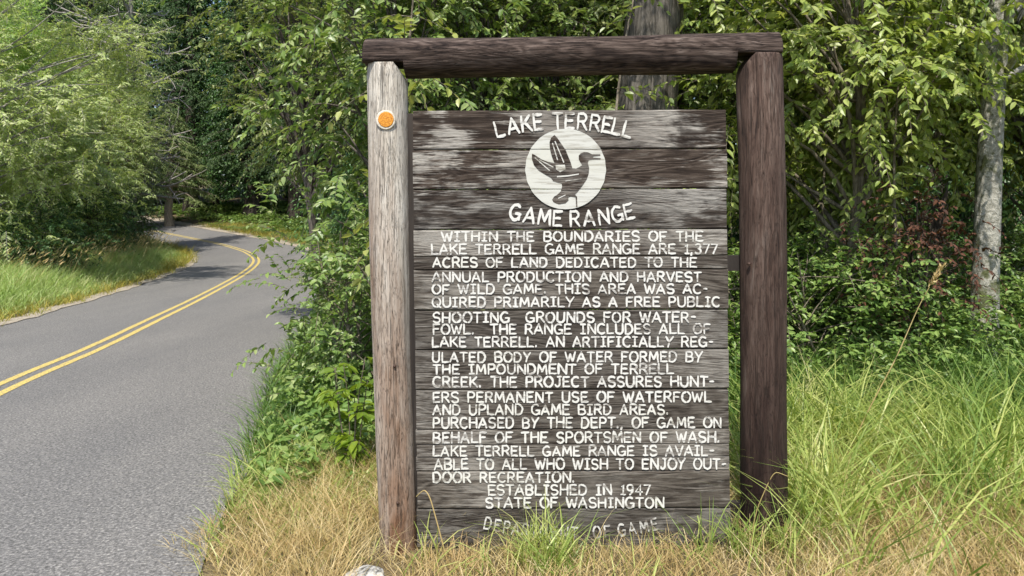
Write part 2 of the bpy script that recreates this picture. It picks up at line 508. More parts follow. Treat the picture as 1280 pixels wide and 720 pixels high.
M['yellow_grass'] = leaf_mat('yellow_blades', [(0.378, 0.324, 0.063), (0.45, 0.36, 0.09), (0.288, 0.306, 0.054), (0.252, 0.27, 0.045)], .5, .3, .3, 0)
M['weed'] = leaf_mat('weed_leaves', [(0.0885, 0.163, 0.0365), (0.148, 0.247, 0.0548), (0.221, 0.324, 0.0822), (0.28, 0.355, 0.109)], .42, .3, .4, 0)
M['bright_leaf'] = leaf_mat('bright_leaves', [(.16, .26, .025), (.24, .34, .035), (.12, .22, .025)], .4, .4, .4)
M['broad_leaf'] = leaf_mat('broad_leaves', [(0.0967, 0.153, 0.0385), (0.177, 0.255, 0.0576), (0.273, 0.34, 0.0963), (0.129, 0.202, 0.0518), (0.403, 0.442, 0.193)], .38, .34, .45)
M['lime_leaf'] = leaf_mat('lime_leaves', [(0.213, 0.29, 0.0523), (0.328, 0.409, 0.0944), (0.463, 0.507, 0.168), (0.173, 0.259, 0.0523)], .38, .38, .45)
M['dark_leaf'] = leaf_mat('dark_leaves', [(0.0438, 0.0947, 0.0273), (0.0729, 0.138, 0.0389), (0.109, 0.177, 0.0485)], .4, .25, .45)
M['willow_leaf'] = leaf_mat('willow_leaves', [(0.352, 0.49, 0.149), (0.513, 0.626, 0.255), (0.433, 0.571, 0.191), (0.635, 0.68, 0.404), (0.284, 0.436, 0.127)], .45, .42, .4)
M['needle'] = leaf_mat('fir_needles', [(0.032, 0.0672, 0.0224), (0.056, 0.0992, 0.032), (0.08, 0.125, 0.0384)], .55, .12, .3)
M['pale_needle'] = leaf_mat('pale_needles', [(0.156, 0.219, 0.07), (0.228, 0.281, 0.105), (0.12, 0.181, 0.063)], .55, .2, .3)
M['dead_leaf'] = leaf_mat('dead_leaves', [(.085, .04, .024), (.14, .065, .036), (.06, .03, .02)], .7, .15, .2)
M['fern_leaf'] = leaf_mat('fern_fronds', [(0.078, 0.143, 0.026), (0.13, 0.208, 0.039), (0.182, 0.247, 0.0585)], .5, .3, .3, 0)
M['bark'] = bark_mat('grey_brown_bark', (.06, .05, .042), (.2, .175, .15))
M['big_bark'] = bark_mat('furrowed_grey_bark', (0.048, 0.0424, 0.0352), (0.192, 0.172, 0.148), vs=(7, 7, .7))
M['pale_bark'] = bark_mat('mossy_pale_bark', (0.205, 0.196, 0.159), (0.468, 0.45, 0.393), vs=(4, 4, 4), patch=(0.112, 0.122, 0.0562))
M['dark_bark'] = bark_mat('dark_bark', (.025, .02, .017), (.09, .075, .06))
M['tan_bark'] = bark_mat('tan_bark', (0.182, 0.143, 0.104), (0.442, 0.364, 0.273))
M['dead_wood'] = bark_mat('dead_grey_wood', (.2, .18, .16), (.42, .39, .36))
M['twig'] = bark_mat('twig_bark', (.1, .085, .06), (.26, .22, .17))

# ------------------------------------------------------------------ ground, road, markings
xs = np.unique(np.concatenate([np.linspace(-220, -30, 39), np.linspace(-30, 12, 141), np.linspace(12, 220, 43)]))
ys = np.unique(np.concatenate([np.linspace(-60, -2, 20), np.linspace(-2, 12, 71), np.linspace(12, 62, 101), np.linspace(62, 260, 40)]))
gx, gy = np.meshgrid(xs, ys)
V = np.stack([gx.ravel(), gy.ravel(), land_z(gx, gy)], 1)
nx, ny = len(xs), len(ys)
i = (np.arange(ny - 1)[:, None] * nx + np.arange(nx - 1)[None]).ravel()
tag(mk('ground', V, np.stack([i, i + 1, i + nx + 1, i + nx], 1), M['earth'], smooth=True), kind='structure', label='dry grassy earth on both sides of the road')

def ribbon(off_a, off_b, lift, jit=None, seed=0, lo=0, hi=None):
    rng = np.random.default_rng(seed)
    c, n = C[lo:hi], CN[lo:hi]
    k = len(c)
    def line(o):
        o = np.broadcast_to(np.asarray(o, float), (k,)).copy()
        return c + n * o[:, None]
    cols = [line(a) for a in np.linspace(0, 1, 5)[:, None] * 0 + 0] if False else None
    oa = np.broadcast_to(np.asarray(off_a, float), (k,)).copy(); ob = np.broadcast_to(np.asarray(off_b, float), (k,)).copy()
    if jit:
        oa += jit * rng.uniform(-1, 1, k); ob += jit * rng.uniform(-1, 1, k)
    Q = []
    for t in np.linspace(0, 1, 5):
        p = c + n * (oa * (1 - t) + ob * t)[:, None]
        Q.append(np.column_stack([p, base_z(p[:, 1]) + lift]))
    V = np.stack(Q, 1).reshape(-1, 3)
    i = (np.arange(k - 1)[:, None] * 5 + np.arange(4)[None]).ravel()
    return V, np.stack([i, i + 1, i + 6, i + 5], 1)
rng = np.random.default_rng(3)
V, T = ribbon(-HALF_L, HALF_R, .0, .03, 5)
tag(mk('road', V, T, M['asphalt'], smooth=True), kind='structure', label='narrow grey asphalt road curving left into the trees')
g = Geo()
for a in (-.15, .06):
    g.add(*ribbon(a, a + .095, .004, .004, 2))
V, T = g.get()
tag(mk('road_markings', V, T, M['yellow']), kind='structure', label='double yellow line along the middle of the road')
g = Geo()
k = len(C)
wob = .06 * np.sin(np.arange(k) * .9) + .05 * np.sin(np.arange(k) * 2.3)
g.add(*ribbon(-HALF_L - .3 + wob, -HALF_L + .05 + wob * .6, .012, .03, 8))
far = sstep(18, 34, C[:, 1]) * 1.0
fr = int(np.searchsorted(C[:, 1], 17)); wf = wob[fr:]
g.add(*ribbon(HALF_R - .05 + wf * .6, HALF_R + .1 + far[fr:] + wf, .012, .04, 9, fr))
V, T = g.get()
tag(mk('road_shoulder', V, T, M['gravel'], smooth=True), kind='structure', label='pale gravel and dust along both road edges')

# ------------------------------------------------------------------ the wooden sign
S = 3.87 / 950                                            # metres for one unit of the sign's drawing at its distance
SY = 3.87
def sx(u): return (u - 640) * S
def sz(v): return EYE - (v - 285) * S
SO = np.array([sx(725), SY, 0.0])
sign = empty('wooden_sign', tuple(SO))
tag(sign, 'tall weathered wooden notice board between two log posts under a log crossbeam', 'sign')

def log_post(name, top, bot, rt, rb, zt, inner, mat, seed):
    rng = np.random.default_rng(seed)
    n, mlev = 40, 70
    zs = np.concatenate([np.linspace(-.25, zt - .17, mlev - 22), np.linspace(zt - .16, zt, 22)])
    th = np.linspace(0, 2 * np.pi, n, endpoint=False)
    ph = rng.uniform(0, 6.28, 8)
    Q = []
    for z in zs:
        f = np.clip(z / zt, -.1, 1)
        r = rb + (rt - rb) * f
        rr = r * (1 + .018 * np.sin(3 * th + ph[0] + z) + .012 * np.sin(7 * th + ph[1] + 1.5 * z) + .008 * np.sin(13 * th + ph[2] - z * 2) + .012 * np.sin(z * 5 + ph[3]))
        x = np.cos(th) * rr; y = np.sin(th) * rr
        t = np.clip((z - (zt - .15)) / .15, 0, 1)
        lim = r * (1.02 - .62 * t ** 2.2)
        x = np.where(inner * x > lim, inner * lim, x)
        lim2 = r * (1.03 - .16 * t ** 4)
        x = np.where(-inner * x > lim2, -inner * lim2, x)
        y = np.sign(y) * np.minimum(np.abs(y), r * (1.03 - .12 * t ** 3))
        cx = bot + (top - bot) * f + .006 * math.sin(z * 2.3 + ph[4])
        Q.append(np.stack([cx + x, SY + y, np.full(n, z)], 1))
    V = np.concatenate(Q + [np.array([[top, SY, zt]])])
    i = np.arange(len(zs) - 1)[:, None] * n; j = np.arange(n)[None]; k = (j + 1) % n
    A, B, Cc, D = i + j, i + k, i + n + k, i + n + j
    T = np.concatenate([np.stack([A, B, Cc], -1).reshape(-1, 3), np.stack([A, Cc, D], -1).reshape(-1, 3)])
    e = (len(zs) - 1) * n
    T = np.concatenate([T, np.stack([e + np.arange(n), e + (np.arange(n) + 1) % n, np.full(n, len(V) - 1)], 1)])
    return mk(name, V, T, mat, sign, True, SO)

ZL, ZR = sz(82), sz(71)
lp = log_post('post', sx(483), sx(498), 25.5 * S, 23.5 * S, ZL, 1, M['pale_post'], 1)
tag(lp, 'bleached pale grey log post with a round orange reflector')
rp = log_post('post', sx(948.5), sx(957), 28 * S, 28 * S, ZR, -1, M['brown_post'], 2)
tag(rp, 'dark brown log post with a nearly black foot')

def crossbeam():
    rng = np.random.default_rng(9)
    n = 36
    x0, x1 = sx(457), sx(971)
    n0, n1 = sx(507), sx(916)
    xs_ = np.concatenate([[x0, x0 + .004], np.linspace(x0 + .012, n0, 10), np.linspace(n0 + .002, n1 - .002, 60), np.linspace(n1, x1 - .012, 10), [x1 - .004, x1]])
    th = np.linspace(0, 2 * np.pi, n, endpoint=False)
    ph = rng.uniform(0, 6, 8)
    Q = []
    for x in xs_:
        f = (x - x0) / (x1 - x0)
        r = 24.3 * S * (1 + .03 * np.sin(3 * th + ph[0] + 2 * x) + .018 * np.sin(6 * th + ph[1] - 4 * x) + .012 * math.sin(9 * x))
        r = np.broadcast_to(r, (n,)).copy()
        if min(x - x0, x1 - x) < .003: r *= .955
        z = sz(74) + (sz(66) - sz(74)) * f + np.sin(th) * r
        y = SY + np.cos(th) * r
        if x <= n0: z = np.maximum(z, ZL + .002)
        if x >= n1: z = np.maximum(z, ZR + .002)
        Q.append(np.stack([np.full(n, x), y, z], 1))
    V = np.concatenate(Q + [Q[0].mean(0)[None], Q[-1].mean(0)[None]])
    m_ = len(xs_)
    i = np.arange(m_ - 1)[:, None] * n; j = np.arange(n)[None]; k = (j + 1) % n
    A, B, Cc, D = i + j, i + k, i + n + k, i + n + j
    T = np.concatenate([np.stack([A, Cc, B], -1).reshape(-1, 3), np.stack([A, D, Cc], -1).reshape(-1, 3)])
    j = np.arange(n); e = (m_ - 1) * n
    T = np.concatenate([T, np.stack([j, (j + 1) % n, np.full(n, len(V) - 2)], 1), np.stack([e + (j + 1) % n, e + j, np.full(n, len(V) - 1)], 1)])
    return mk('crossbeam', V, T, M['beam'], sign, True, SO)
crossbeam()

S = (SY - .062) / 950                                     # the same drawing at the distance of the board's face
# the board: eleven planks with open joints, seen as one face
BF = SY - .062                                             # front of the board
g = Geo()
rng = np.random.default_rng(21)
rows = [137, 186.5, 236.3, 287, 320, 336.5, 387.5, 437, 487, 536.8, 555.3, 571, 588.5, 635.8, 685.5, 722]
def lean(v): return (v - 137) * .0115
for a, b_ in zip(rows[:-1], rows[1:]):
    thin = (a in (287, 320, 536.8, 555.3, 571))
    gap = .62 if not thin else .3
    x0, x1 = 515.5 + rng.uniform(-.8, .8), 907 + rng.uniform(-.8, 1.2)
    dy = rng.uniform(0, .004)
    nx_ = 26
    u = np.linspace(0, 1, nx_)
    wt = rng.normal(0, .22, nx_) * .8; wb = rng.normal(0, .22, nx_) * .8
    # cross-section with eased edges: (v offset from top 0..1, depth)
    prof = [(0, .035), (0, .004), (.03, 0), (.97, 0), (1, .004), (1, .035)]
    Q = []
    for j in range(nx_):
        ta, tb = a + gap + wt[j] * .6, b_ - gap + wb[j] * .6
        for (pv, pd) in prof:
            vv = ta + (tb - ta) * pv
            xx = x0 + (x1 - x0) * u[j] + lean(vv)
            slope = -(u[j] - .5) * 1.6
            Q.append((sx(xx), BF + dy + pd, sz(vv + slope)))
    Q = np.array(Q)
    k = len(prof)
    T = []
    for j in range(nx_ - 1):
        for q in range(k):
            q2 = (q + 1) % k
            T += [(j * k + q, j * k + q2, (j + 1) * k + q2), (j * k + q, (j + 1) * k + q2, (j + 1) * k + q)]
    for base, rev in ((0, False), ((nx_ - 1) * k, True)):
        for q in range(1, k - 1):
            t = (base, base + q, base + q + 1)
            T.append(t[::-1] if not rev else t)
    g.add(Q, T)
V, T = g.get()
board = mk('board', V, T, M['plank'], sign, False, SO)
tag(board, 'panel of stacked grey brown planks with white routed lettering')

# battens and rails that hold the board to the posts
def box_arr(x0, x1, y0, y1, z0, z1, sh=0.0):
    V = [(x + (sh if z == z1 else 0), y, z) for z in (z0, z1) for y in (y0, y1) for x in (x0, x1)]
    T = [(0, 2, 3), (0, 3, 1), (4, 5, 7), (4, 7, 6), (0, 1, 5), (0, 5, 4), (2, 6, 7), (2, 7, 3), (0, 4, 6), (0, 6, 2), (1, 3, 7), (1, 7, 5)]
    return np.array(V, float), np.array(T)
V, T = box_arr(sx(512), sx(533), BF + .043, BF + .09, -.05, sz(140), -.025)
mk('batten', V, T, M['timber'], sign, False, SO)
V, T = box_arr(sx(880), sx(905), BF + .043, BF + .09, -.05, sz(140), -.02)
mk('batten', V, T, M['timber'], sign, False, SO)
for zz in (.2, sz(330)):
    V, T = box_arr(sx(487), sx(945), BF + .092, BF + .135, zz - .04, zz + .04)
    mk('rail', V, T, M['timber'], sign, False, SO)

# routed lettering: every letter drawn in strokes like the stencil-cut alphabet of the board
def arc(cx, cy_, rx, ry, a0, a1, n=9):
    return [(cx + rx * math.cos(R(a)), cy_ + ry * math.sin(R(a))) for a in np.linspace(a0, a1, n)]
G = {
 'A': (.92, [[(.02, 0), (.4, .9)], [(.44, 1), (.86, 0)], [(.3, .32), (.62, .32)]]),
 'B': (.84, [[(.08, 0), (.08, 1)], [(.2, 1)] + arc(.45, .77, .27, .23, 90, -85), [(.22, .52), (.45, .52)] + arc(.45, .26, .33, .26, 85, -90) + [(.2, 0)]]),
 'C': (.86, [arc(.47, .5, .42, .5, 48, 312, 17)]),
 'D': (.88, [[(.08, 0), (.08, 1)], [(.2, 1), (.35, 1)] + arc(.36, .5, .44, .5, 85, -85, 13) + [(.2, 0)]]),
 'E': (.78, [[(.08, 0), (.08, 1)], [(.18, .97), (.72, .97)], [(.2, .52), (.62, .52)], [(.18, .03), (.74, .03)]]),
 'F': (.74, [[(.08, 0), (.08, 1)], [(.18, .97), (.72, .97)], [(.2, .52), (.6, .52)]]),
 'G': (.92, [arc(.47, .5, .43, .5, 50, 330, 17), [(.5, .42), (.9, .42)], [(.84, .36), (.84, .04)]]),
 'H': (.88, [[(.08, 0), (.08, 1)], [(.8, 0), (.8, 1)], [(.18, .52), (.7, .52)]]),
 'I': (.62, [[(.31, .05), (.31, .95)], [(.06, .97), (.56, .97)], [(.06, .03), (.56, .03)]]),
 'J': (.72, [[(.55, 1), (.55, .3)] + arc(.32, .28, .23, .28, 0, -160, 8), [(.32, .97), (.7, .97)]]),
 'K': (.84, [[(.08, 0), (.08, 1)], [(.2, .5), (.76, 1)], [(.3, .58), (.82, 0)]]),
 'L': (.74, [[(.08, .0), (.08, 1)], [(.16, .03), (.72, .03)]]),
 'M': (1.05, [[(.06, 0), (.14, 1)], [(.2, .95), (.5, .25)], [(.52, .25), (.82, .95)], [(.88, 1), (.98, 0)]]),
 'N': (.9, [[(.08, 0), (.08, 1)], [(.14, .95), (.76, .06)], [(.82, 0), (.82, 1)]]),
 'O': (.94, [arc(.47, .5, .42, .5, 100, 262, 13), arc(.47, .5, .42, .5, 80, -82, 13)]),
 'P': (.78, [[(.08, 0), (.08, 1)], [(.18, 1), (.42, 1)] + arc(.42, .73, .3, .27, 85, -90) + [(.2, .46)]]),
 'Q': (.96, [arc(.47, .5, .42, .5, 100, 262, 13), arc(.47, .5, .42, .5, 80, -82, 13), [(.55, .28), (.92, -.06)]]),
 'R': (.84, [[(.08, 0), (.08, 1)], [(.18, 1), (.42, 1)] + arc(.42, .75, .28, .25, 85, -90) + [(.22, .5)], [(.42, .46), (.8, 0)]]),
 'S': (.8, [arc(.4, .75, .33, .25, 25, 265, 11) + arc(.4, .25, .34, .25, 85, -155, 11)]),
 'T': (.82, [[(.41, 0), (.41, .93)], [(.02, .97), (.8, .97)]]),
 'U': (.88, [[(.08, 1), (.08, .36)] + arc(.44, .34, .36, .34, 180, 360, 11) + [(.8, 1)]]),
 'V': (.86, [[(.04, 1), (.4, .06)], [(.46, 0), (.84, 1)]]),
 'W': (1.12, [[(.02, 1), (.28, .04)], [(.32, .02), (.53, .8)], [(.55, .8), (.78, .02)], [(.82, .04), (1.08, 1)]]),
 'X': (.8, [[(.05, 0), (.75, 1)], [(.05, 1), (.75, 0)]]),
 'Y': (.82, [[(.04, 1), (.38, .5)], [(.8, 1), (.42, .5), (.3, 0)]]),
 'Z': (.8, [[(.06, .97), (.74, .97), (.08, .03), (.76, .03)]]),
 '1': (.5, [[(.3, 0), (.3, 1), (.12, .82)], [(.08, .03), (.5, .03)]]),
 '3': (.72, [arc(.34, .76, .27, .24, 150, -85, 10), arc(.34, .26, .31, .26, 80, -150, 10)]),
 '4': (.76, [[(.55, 0), (.55, 1), (.05, .32), (.74, .32)]]),
 '7': (.7, [[(.05, .97), (.66, .97), (.24, 0)]]),
 '9': (.74, [arc(.36, .7, .29, .29, -10, 350, 14), [(.64, .7), (.6, .3), (.34, 0)]]),
 '.': (.3, [[(.1, .0), (.1, .14)]]),
 ',': (.3, [[(.14, .1), (.04, -.16)]]),
 '-': (.55, [[(.08, .5), (.46, .5)]]),
 ' ': (.62, []),
}
def stroke(pts, wd, rng):
    P = np.array(pts, float)
    if len(P) == 2:
        P = np.array([P[0], P[0] * .66 + P[1] * .34, P[0] * .33 + P[1] * .67, P[1]])
    P = P + rng.normal(0, .012, P.shape)
    t = norm(np.gradient(P, axis=0)); n = np.stack([-t[:, 1], t[:, 0]], 1)
    ww = wd * (1 + rng.uniform(-.14, .14) + rng.normal(0, .07, len(P)))
    ww[0] *= .82; ww[-1] *= .8
    e0 = P[:1] - t[:1] * wd * .28; e1 = P[-1:] + t[-1:] * wd * .28
    P = np.concatenate([e0, P, e1]); n = np.concatenate([n[:1], n, n[-1:]]); ww = np.concatenate([[wd * .5], ww, [wd * .5]])
    return P + n * ww[:, None] / 2, P - n * ww[:, None] / 2
LETN = [0]
def glyph(g, ch, ox, oy, h, wx, wd, rng, rot=0.0):
    """adds one letter; ox, oy in drawing units at the letter's lower left (y down)"""
    ca, sa = math.cos(rot), math.sin(rot)
    hw = G[ch][0] * wx * h / 2
    for pts in G[ch][1]:
        A, B = stroke(pts, wd, rng)
        LETN[0] += 1
        yo = BF - .0016 - .00012 * (LETN[0] % 7)
        W_ = np.stack([A, B], 1).reshape(-1, 2)
        X = W_[:, 0] * wx * h - hw; Y = W_[:, 1] * h - h / 2
        Xr, Yr = X * ca - Y * sa, X * sa + Y * ca
        u = ox + hw + Xr; v_ = oy - h / 2 - Yr
        V = np.stack([sx(u), np.full(len(u), yo), sz(v_)], 1)
        k = len(A)
        i = np.arange(k - 1) * 2
        g.add(V, np.concatenate([np.stack([i, i + 1, i + 3], 1), np.stack([i, i + 3, i + 2], 1)]))
def line(g, text, x0, x1, ytop, ybot, rng, wd=.19):
    h = ybot - ytop
    words_w = sum(G[c][0] for c in text) + .14 * (len(text) - 1)
    k = (x1 - x0) / (words_w * h)
    x = x0
    for c in text:
        sl = -((x - 710) / 400) * 1.0
        if c == ' ':
            sl = 0
        glyph(g, c, x, ybot + sl * .6 + rng.normal(0, .15), h * (1 + rng.normal(0, .02)), k, wd / 1.0, rng, rng.normal(0, .012))
        x += (G[c][0] + .14) * k * h
TEXT = [
 ('WITHIN THE BOUNDARIES OF THE', 552, 879, 289.5, 301.5), ('LAKE TERRELL GAME RANGE ARE 1,377', 539, 897, 305.2, 317.2),
 ('ACRES OF LAND DEDICATED TO THE', 541, 871, 322, 333.8), ('ANNUAL PRODUCTION AND HARVEST', 540, 877, 340, 352),
 ('OF WILD GAME. THIS AREA WAS AC-', 540, 885, 355.3, 367), ('QUIRED PRIMARILY AS A FREE PUBLIC', 540, 900, 371.5, 383.3),
 ('SHOOTING  GROUNDS FOR WATER-', 541, 870, 390.2, 402.8), ('FOWL.  THE RANGE INCLUDES ALL OF', 541, 888, 405, 417.2),
 ('LAKE TERRELL. AN ARTIFICIALLY REG-', 540, 892, 421, 433.3), ('ULATED BODY OF WATER FORMED BY', 540, 878, 439.8, 452.3),
 ('THE IMPOUNDMENT OF TERRELL', 541, 842, 455.2, 467.3), ('CREEK. THE PROJECT ASSURES HUNT-', 541, 893, 470.8, 483.4),
 ('ERS PERMANENT USE OF WATERFOWL', 541, 889, 489.8, 502.6), ('AND UPLAND GAME BIRD AREAS.', 541, 836, 505.6, 518),
 ('PURCHASED BY THE DEPT., OF GAME ON', 541, 902, 521.8, 534.6), ('BEHALF OF THE SPORTSMEN OF WASH.', 541, 900, 540, 553),
 ('LAKE TERRELL GAME RANGE IS AVAIL-', 541, 893, 557.3, 569.6), ('ABLE TO ALL WHO WISH TO ENJOY OUT-', 543, 908, 573.4, 586.3),
 ('DOOR RECREATION.', 541, 719, 590, 602.6), ('ESTABLISHED IN 1947', 610, 813, 606, 618.5), ('STATE OF WASHINGTON', 607, 830, 622, 634.5)]
rng = np.random.default_rng(77)
g = Geo()
for t in TEXT:
    line(g, *t, rng, wd=.2)
# weathered scraps of a dash at the start of the first line
V, T = g.get()
lo_ = mk('body_lettering', V, T, M['paint'], board, False, SO)
lo_.matrix_parent_inverse = Matrix()
def placed(g, items, h, wx, wd, rng):
    for ch, u, v_, rot in items:
        glyph(g, ch, u - G[ch][0] * wx * h / 2, v_ + h / 2, h, wx, wd, rng, rot)
def on_arc(text, xs_, cx, ymid, rad, sgn):
    out = []
    for ch, u in zip(text, xs_):
        d = (u - cx)
        drop = rad - math.sqrt(rad * rad - d * d)
        out.append((ch, u, ymid + sgn * drop, -sgn * math.asin(d / rad)))
    return out
def words_on_board(name, items, cuts, h, wx, wd, mat):
    for a_, b_ in zip([0] + cuts, cuts + [len(items)]):
        g = Geo()
        placed(g, items[a_:b_], h, wx, wd, rng)
        V, T = g.get()
        mk(name, V, T, mat, board, False, SO)
words_on_board('title_lettering', on_arc('LAKETERRELL', [624, 641, 657.5, 672.5, 697, 712, 728, 744, 758.5, 771, 784.5], 703, 151, 310, 1), [4], 19.5, .8, .185, M['paint'])
words_on_board('title_lettering', on_arc('GAMERANGE', [644.5, 662.5, 681, 697, 718.5, 736.5, 754.5, 771.5, 786], 713, 273.5, 290, -1), [4], 19, .82, .185, M['paint'])
words_on_board('faded_lettering', on_arc('DEPARTMENTOFGAME', [610, 622, 633.5, 645, 657, 668, 680, 693, 705.5, 718, 746, 759, 777, 790, 805, 818], 716, 666, 480, -1), [10, 12], 14.5, .72, .18, M['faded_paint'])

# roundel with the flying duck
g = Geo()
for (ta, tb_) in ((137.3, 186.1), (187.0, 235.9), (236.8, 286)):
    # the slice of the disc that lies on one plank
    v0, v1 = max(ta, 211.3 - 50.3), min(tb_, 211.3 + 50.3)
    vv = np.linspace(v0, v1, 40)
    hw = np.sqrt(np.maximum(50.3 ** 2 - (vv - 211.3) ** 2, 0)) * (1 + .006 * np.sin(vv * .45))
    tilt = .0025
    Q = np.stack([np.stack([sx(707 - hw), np.full(40, BF - .0035), sz(vv)], 1), np.stack([sx(707 + hw), np.full(40, BF - .0035), sz(vv)], 1)], 1).reshape(-1, 3)
    i = np.arange(39) * 2
    g.add(Q, np.concatenate([np.stack([i, i + 2, i + 3], 1), np.stack([i, i + 3, i + 1], 1)]))
V, T = g.get()
emblem = mk('roundel', V, T, M['roundel'], board, False, SO)
duck = [(318,113),(342,138),(370,180),(400,222),(420,270),(440,320),(452,362),(480,365),(506,352),(526,338),(512,318),(500,295),(500,268),(515,250),(540,240),(570,243),
 (600,258),(662,258),(662,268),(606,274),(606,282),(665,287),(662,296),(602,297),(575,302),(568,322),(578,360),(575,400),(560,445),(530,490),(495,535),(472,560),(487,575),(490,650),
 (480,652),(476,580),(440,574),(422,580),(424,602),(400,625),(350,632),(312,617),(300,598),(315,575),(342,558),(365,535),(375,500),(372,476),(345,470),(310,460),
 (293,435),(240,405),(200,380),(165,340),(148,290),(150,252),(175,265),(220,295),(270,315),(318,324),(300,280),(284,220),(281,170),(292,135)]
slits = [[(326,338),(396,336),(402,372),(360,392),(330,372)], [(336,420),(420,414),(500,402),(500,410),(420,424),(336, 432)], [(299, 175), (306, 172), (345, 300), (338, 303)], [(318, 160), (325, 158), (392, 318), (385, 322)], [(168, 285), (173, 280), (285, 378), (280, 384)], [(200, 300), (205, 295), (312, 352), (308, 358)],
         [(400, 455), (520, 440), (520, 445), (400, 461)], [(345, 585), (400, 560), (402, 565), (348, 591)]]
def flat(poly, yo):
    P = [Vector((sx(640 + p[0] / 6), yo, sz(150 + p[1] / 6))) for p in poly]
    tri = tessellate_polygon([P])
    return np.array([tuple(p) for p in P]), np.array(tri)
V, T = flat(duck, BF - .005)
mk('duck', V, T, M['plank'], emblem, False, SO)
g = Geo()
for q in slits:
    g.add(*flat(q, BF - .0062))
V, T = g.get()
mk('wing_marking', V, T, M['faded_paint'], emblem, False, SO)

S = (SY - .1) / 950                                       # and at the front of the posts
# reflector and nails on the bleached post
def disc(cx, cz, y0, y1, r, n=28):
    a = np.linspace(0, 2 * np.pi, n, endpoint=False)
    f = np.stack([cx + r * .93 * np.cos(a), np.full(n, y0), cz + r * .93 * np.sin(a)], 1)
    m_ = np.stack([cx + r * np.cos(a), np.full(n, y0 + .003), cz + r * np.sin(a)], 1)
    b_ = np.stack([cx + r * np.cos(a), np.full(n, y1), cz + r * np.sin(a)], 1)
    V = np.concatenate([f, m_, b_, [[cx, y0 - .001, cz]]])
    j = np.arange(n); k = (j + 1) % n
    T = [np.stack([j, k, np.full(n, 3 * n)], 1)]
    for o in (0, n):
        T += [np.stack([o + j, o + n + j, o + n + k], 1), np.stack([o + j, o + n + k, o + k], 1)]
    return V, np.concatenate(T)
PF = SY - .105
g = Geo(); g.add(*disc(sx(482.5), sz(150.2), PF - .004, PF + .012, 12.3 * S)); V, T = g.get()
rf = mk('reflector', V, T, M['rim'], lp, False, SO)
g = Geo(); g.add(*disc(sx(482.8), sz(149.8), PF - .0075, PF - .002, 9.8 * S)); V, T = g.get()
tag(mk('reflector_lens', V, T, M['orange'], lp, False, SO), 'round orange reflector lens')
for (u, v_, p_, pf) in ((493, 458, lp, 24.5), (497, 629, lp, 23.4), (462, 158, lp, 15), (968, 88, rp, 18), (937, 330, rp, 24)):
    cx = {lp: 483 + (v_ - 82) / 608 * 15, rp: 948.5 + (v_ - 71) / 610 * 8.5}[p_]
    rad = (25 if p_ is lp else 28) * S
    dx = (u - cx) * S
    yy = SY - math.sqrt(max(rad * rad - dx * dx, 0))
    V, T = disc(sx(u), sz(v_), yy - .004, yy + .01, 1.9 * S, 12)
    mk('nail', V, T, M['iron'], p_, True, SO)

# ------------------------------------------------------------------ foliage builders
def curve_pts(a, b, sag, n, rng, wob=.06):
    t = np.linspace(0, 1, n)[:, None]
    a, b = np.asarray(a, float), np.asarray(b, float)
    L = np.linalg.norm(b - a)
    k = rng.normal(0, wob * L, 3)
    return a + (b - a) * t + np.sin(np.pi * t) * k + np.array([0, 0, sag * L]) * (t * (1 - t) * 2)

def sprays(O, D, slen, droop, nl, L, W, rng, near=True, spread=.8, flat_=.5, ldroop=.3, out=0.0):
    """leaves set alternately along drooping twigs; returns leaf arrays and twig point arrays"""
    n = len(O)
    D = norm(D)
    s = (np.arange(nl) + .5) / nl
    s = np.clip(s[None] + rng.normal(0, .25 / nl, (n, nl)), .05, 1)
    sl = slen * rng.uniform(.6, 1.25, n)
    up = np.array([0, 0, 1.])
    P = O[:, None] + D[:, None] * (s * sl[:, None])[..., None] - up * (droop * (s ** 2) * sl[:, None])[..., None]
    t = norm(D[:, None] - up * (2 * droop * s)[..., None])
    side = norm(np.cross(t, up) + rng.normal(0, .15, t.shape))
    alt = np.where(np.arange(nl) % 2 == 0, 1., -1.)[None, :, None]
    ld = t * .65 + side * alt * spread - up * ldroop + rng.normal(0, .25, t.shape)
    nn = up + rng.normal(0, flat_, t.shape) + out * D[:, None]
    size = rng.uniform(.6, 1.15, (n, nl)) * (1.05 - .35 * s)
    V, T = leaves(P.reshape(-1, 3), ld.reshape(-1, 3), nn.reshape(-1, 3), (L * size).ravel(), (W * size).ravel(), rng, near)
    k = np.linspace(0, 1, 4)
    tw = O[:, None] + D[:, None] * (k[None] * sl[:, None])[..., None] - up * (droop * (k[None] ** 2) * sl[:, None])[..., None]
    return V, T, tw

def twigs(tw, r):
    """three-sided twigs for many 4-point polylines at once"""
    n, m_, _ = tw.shape
    t = norm(np.gradient(tw, axis=1))
    u = norm(np.cross(t, np.array([.3, .2, 1.]))); v = np.cross(t, u)
    th = np.array([0, 2.094, 4.189])
    rad = r * np.linspace(1, .35, m_)[None, :, None, None]
    V = tw[:, :, None] + rad * (np.cos(th)[None, None, :, None] * u[:, :, None] + np.sin(th)[None, None, :, None] * v[:, :, None])
    i = (np.arange(m_ - 1)[:, None] * 3 + np.arange(3)[None]).ravel(); k = (np.arange(m_ - 1)[:, None] * 3 + (np.arange(3)[None] + 1) % 3).ravel()
    F = np.concatenate([np.stack([i, k, k + 3], 1), np.stack([i, k + 3, i + 3], 1)])
    T = np.arange(n)[:, None, None] * (m_ * 3) + F[None]
    return V.reshape(-1, 3), T.reshape(-1, 3)

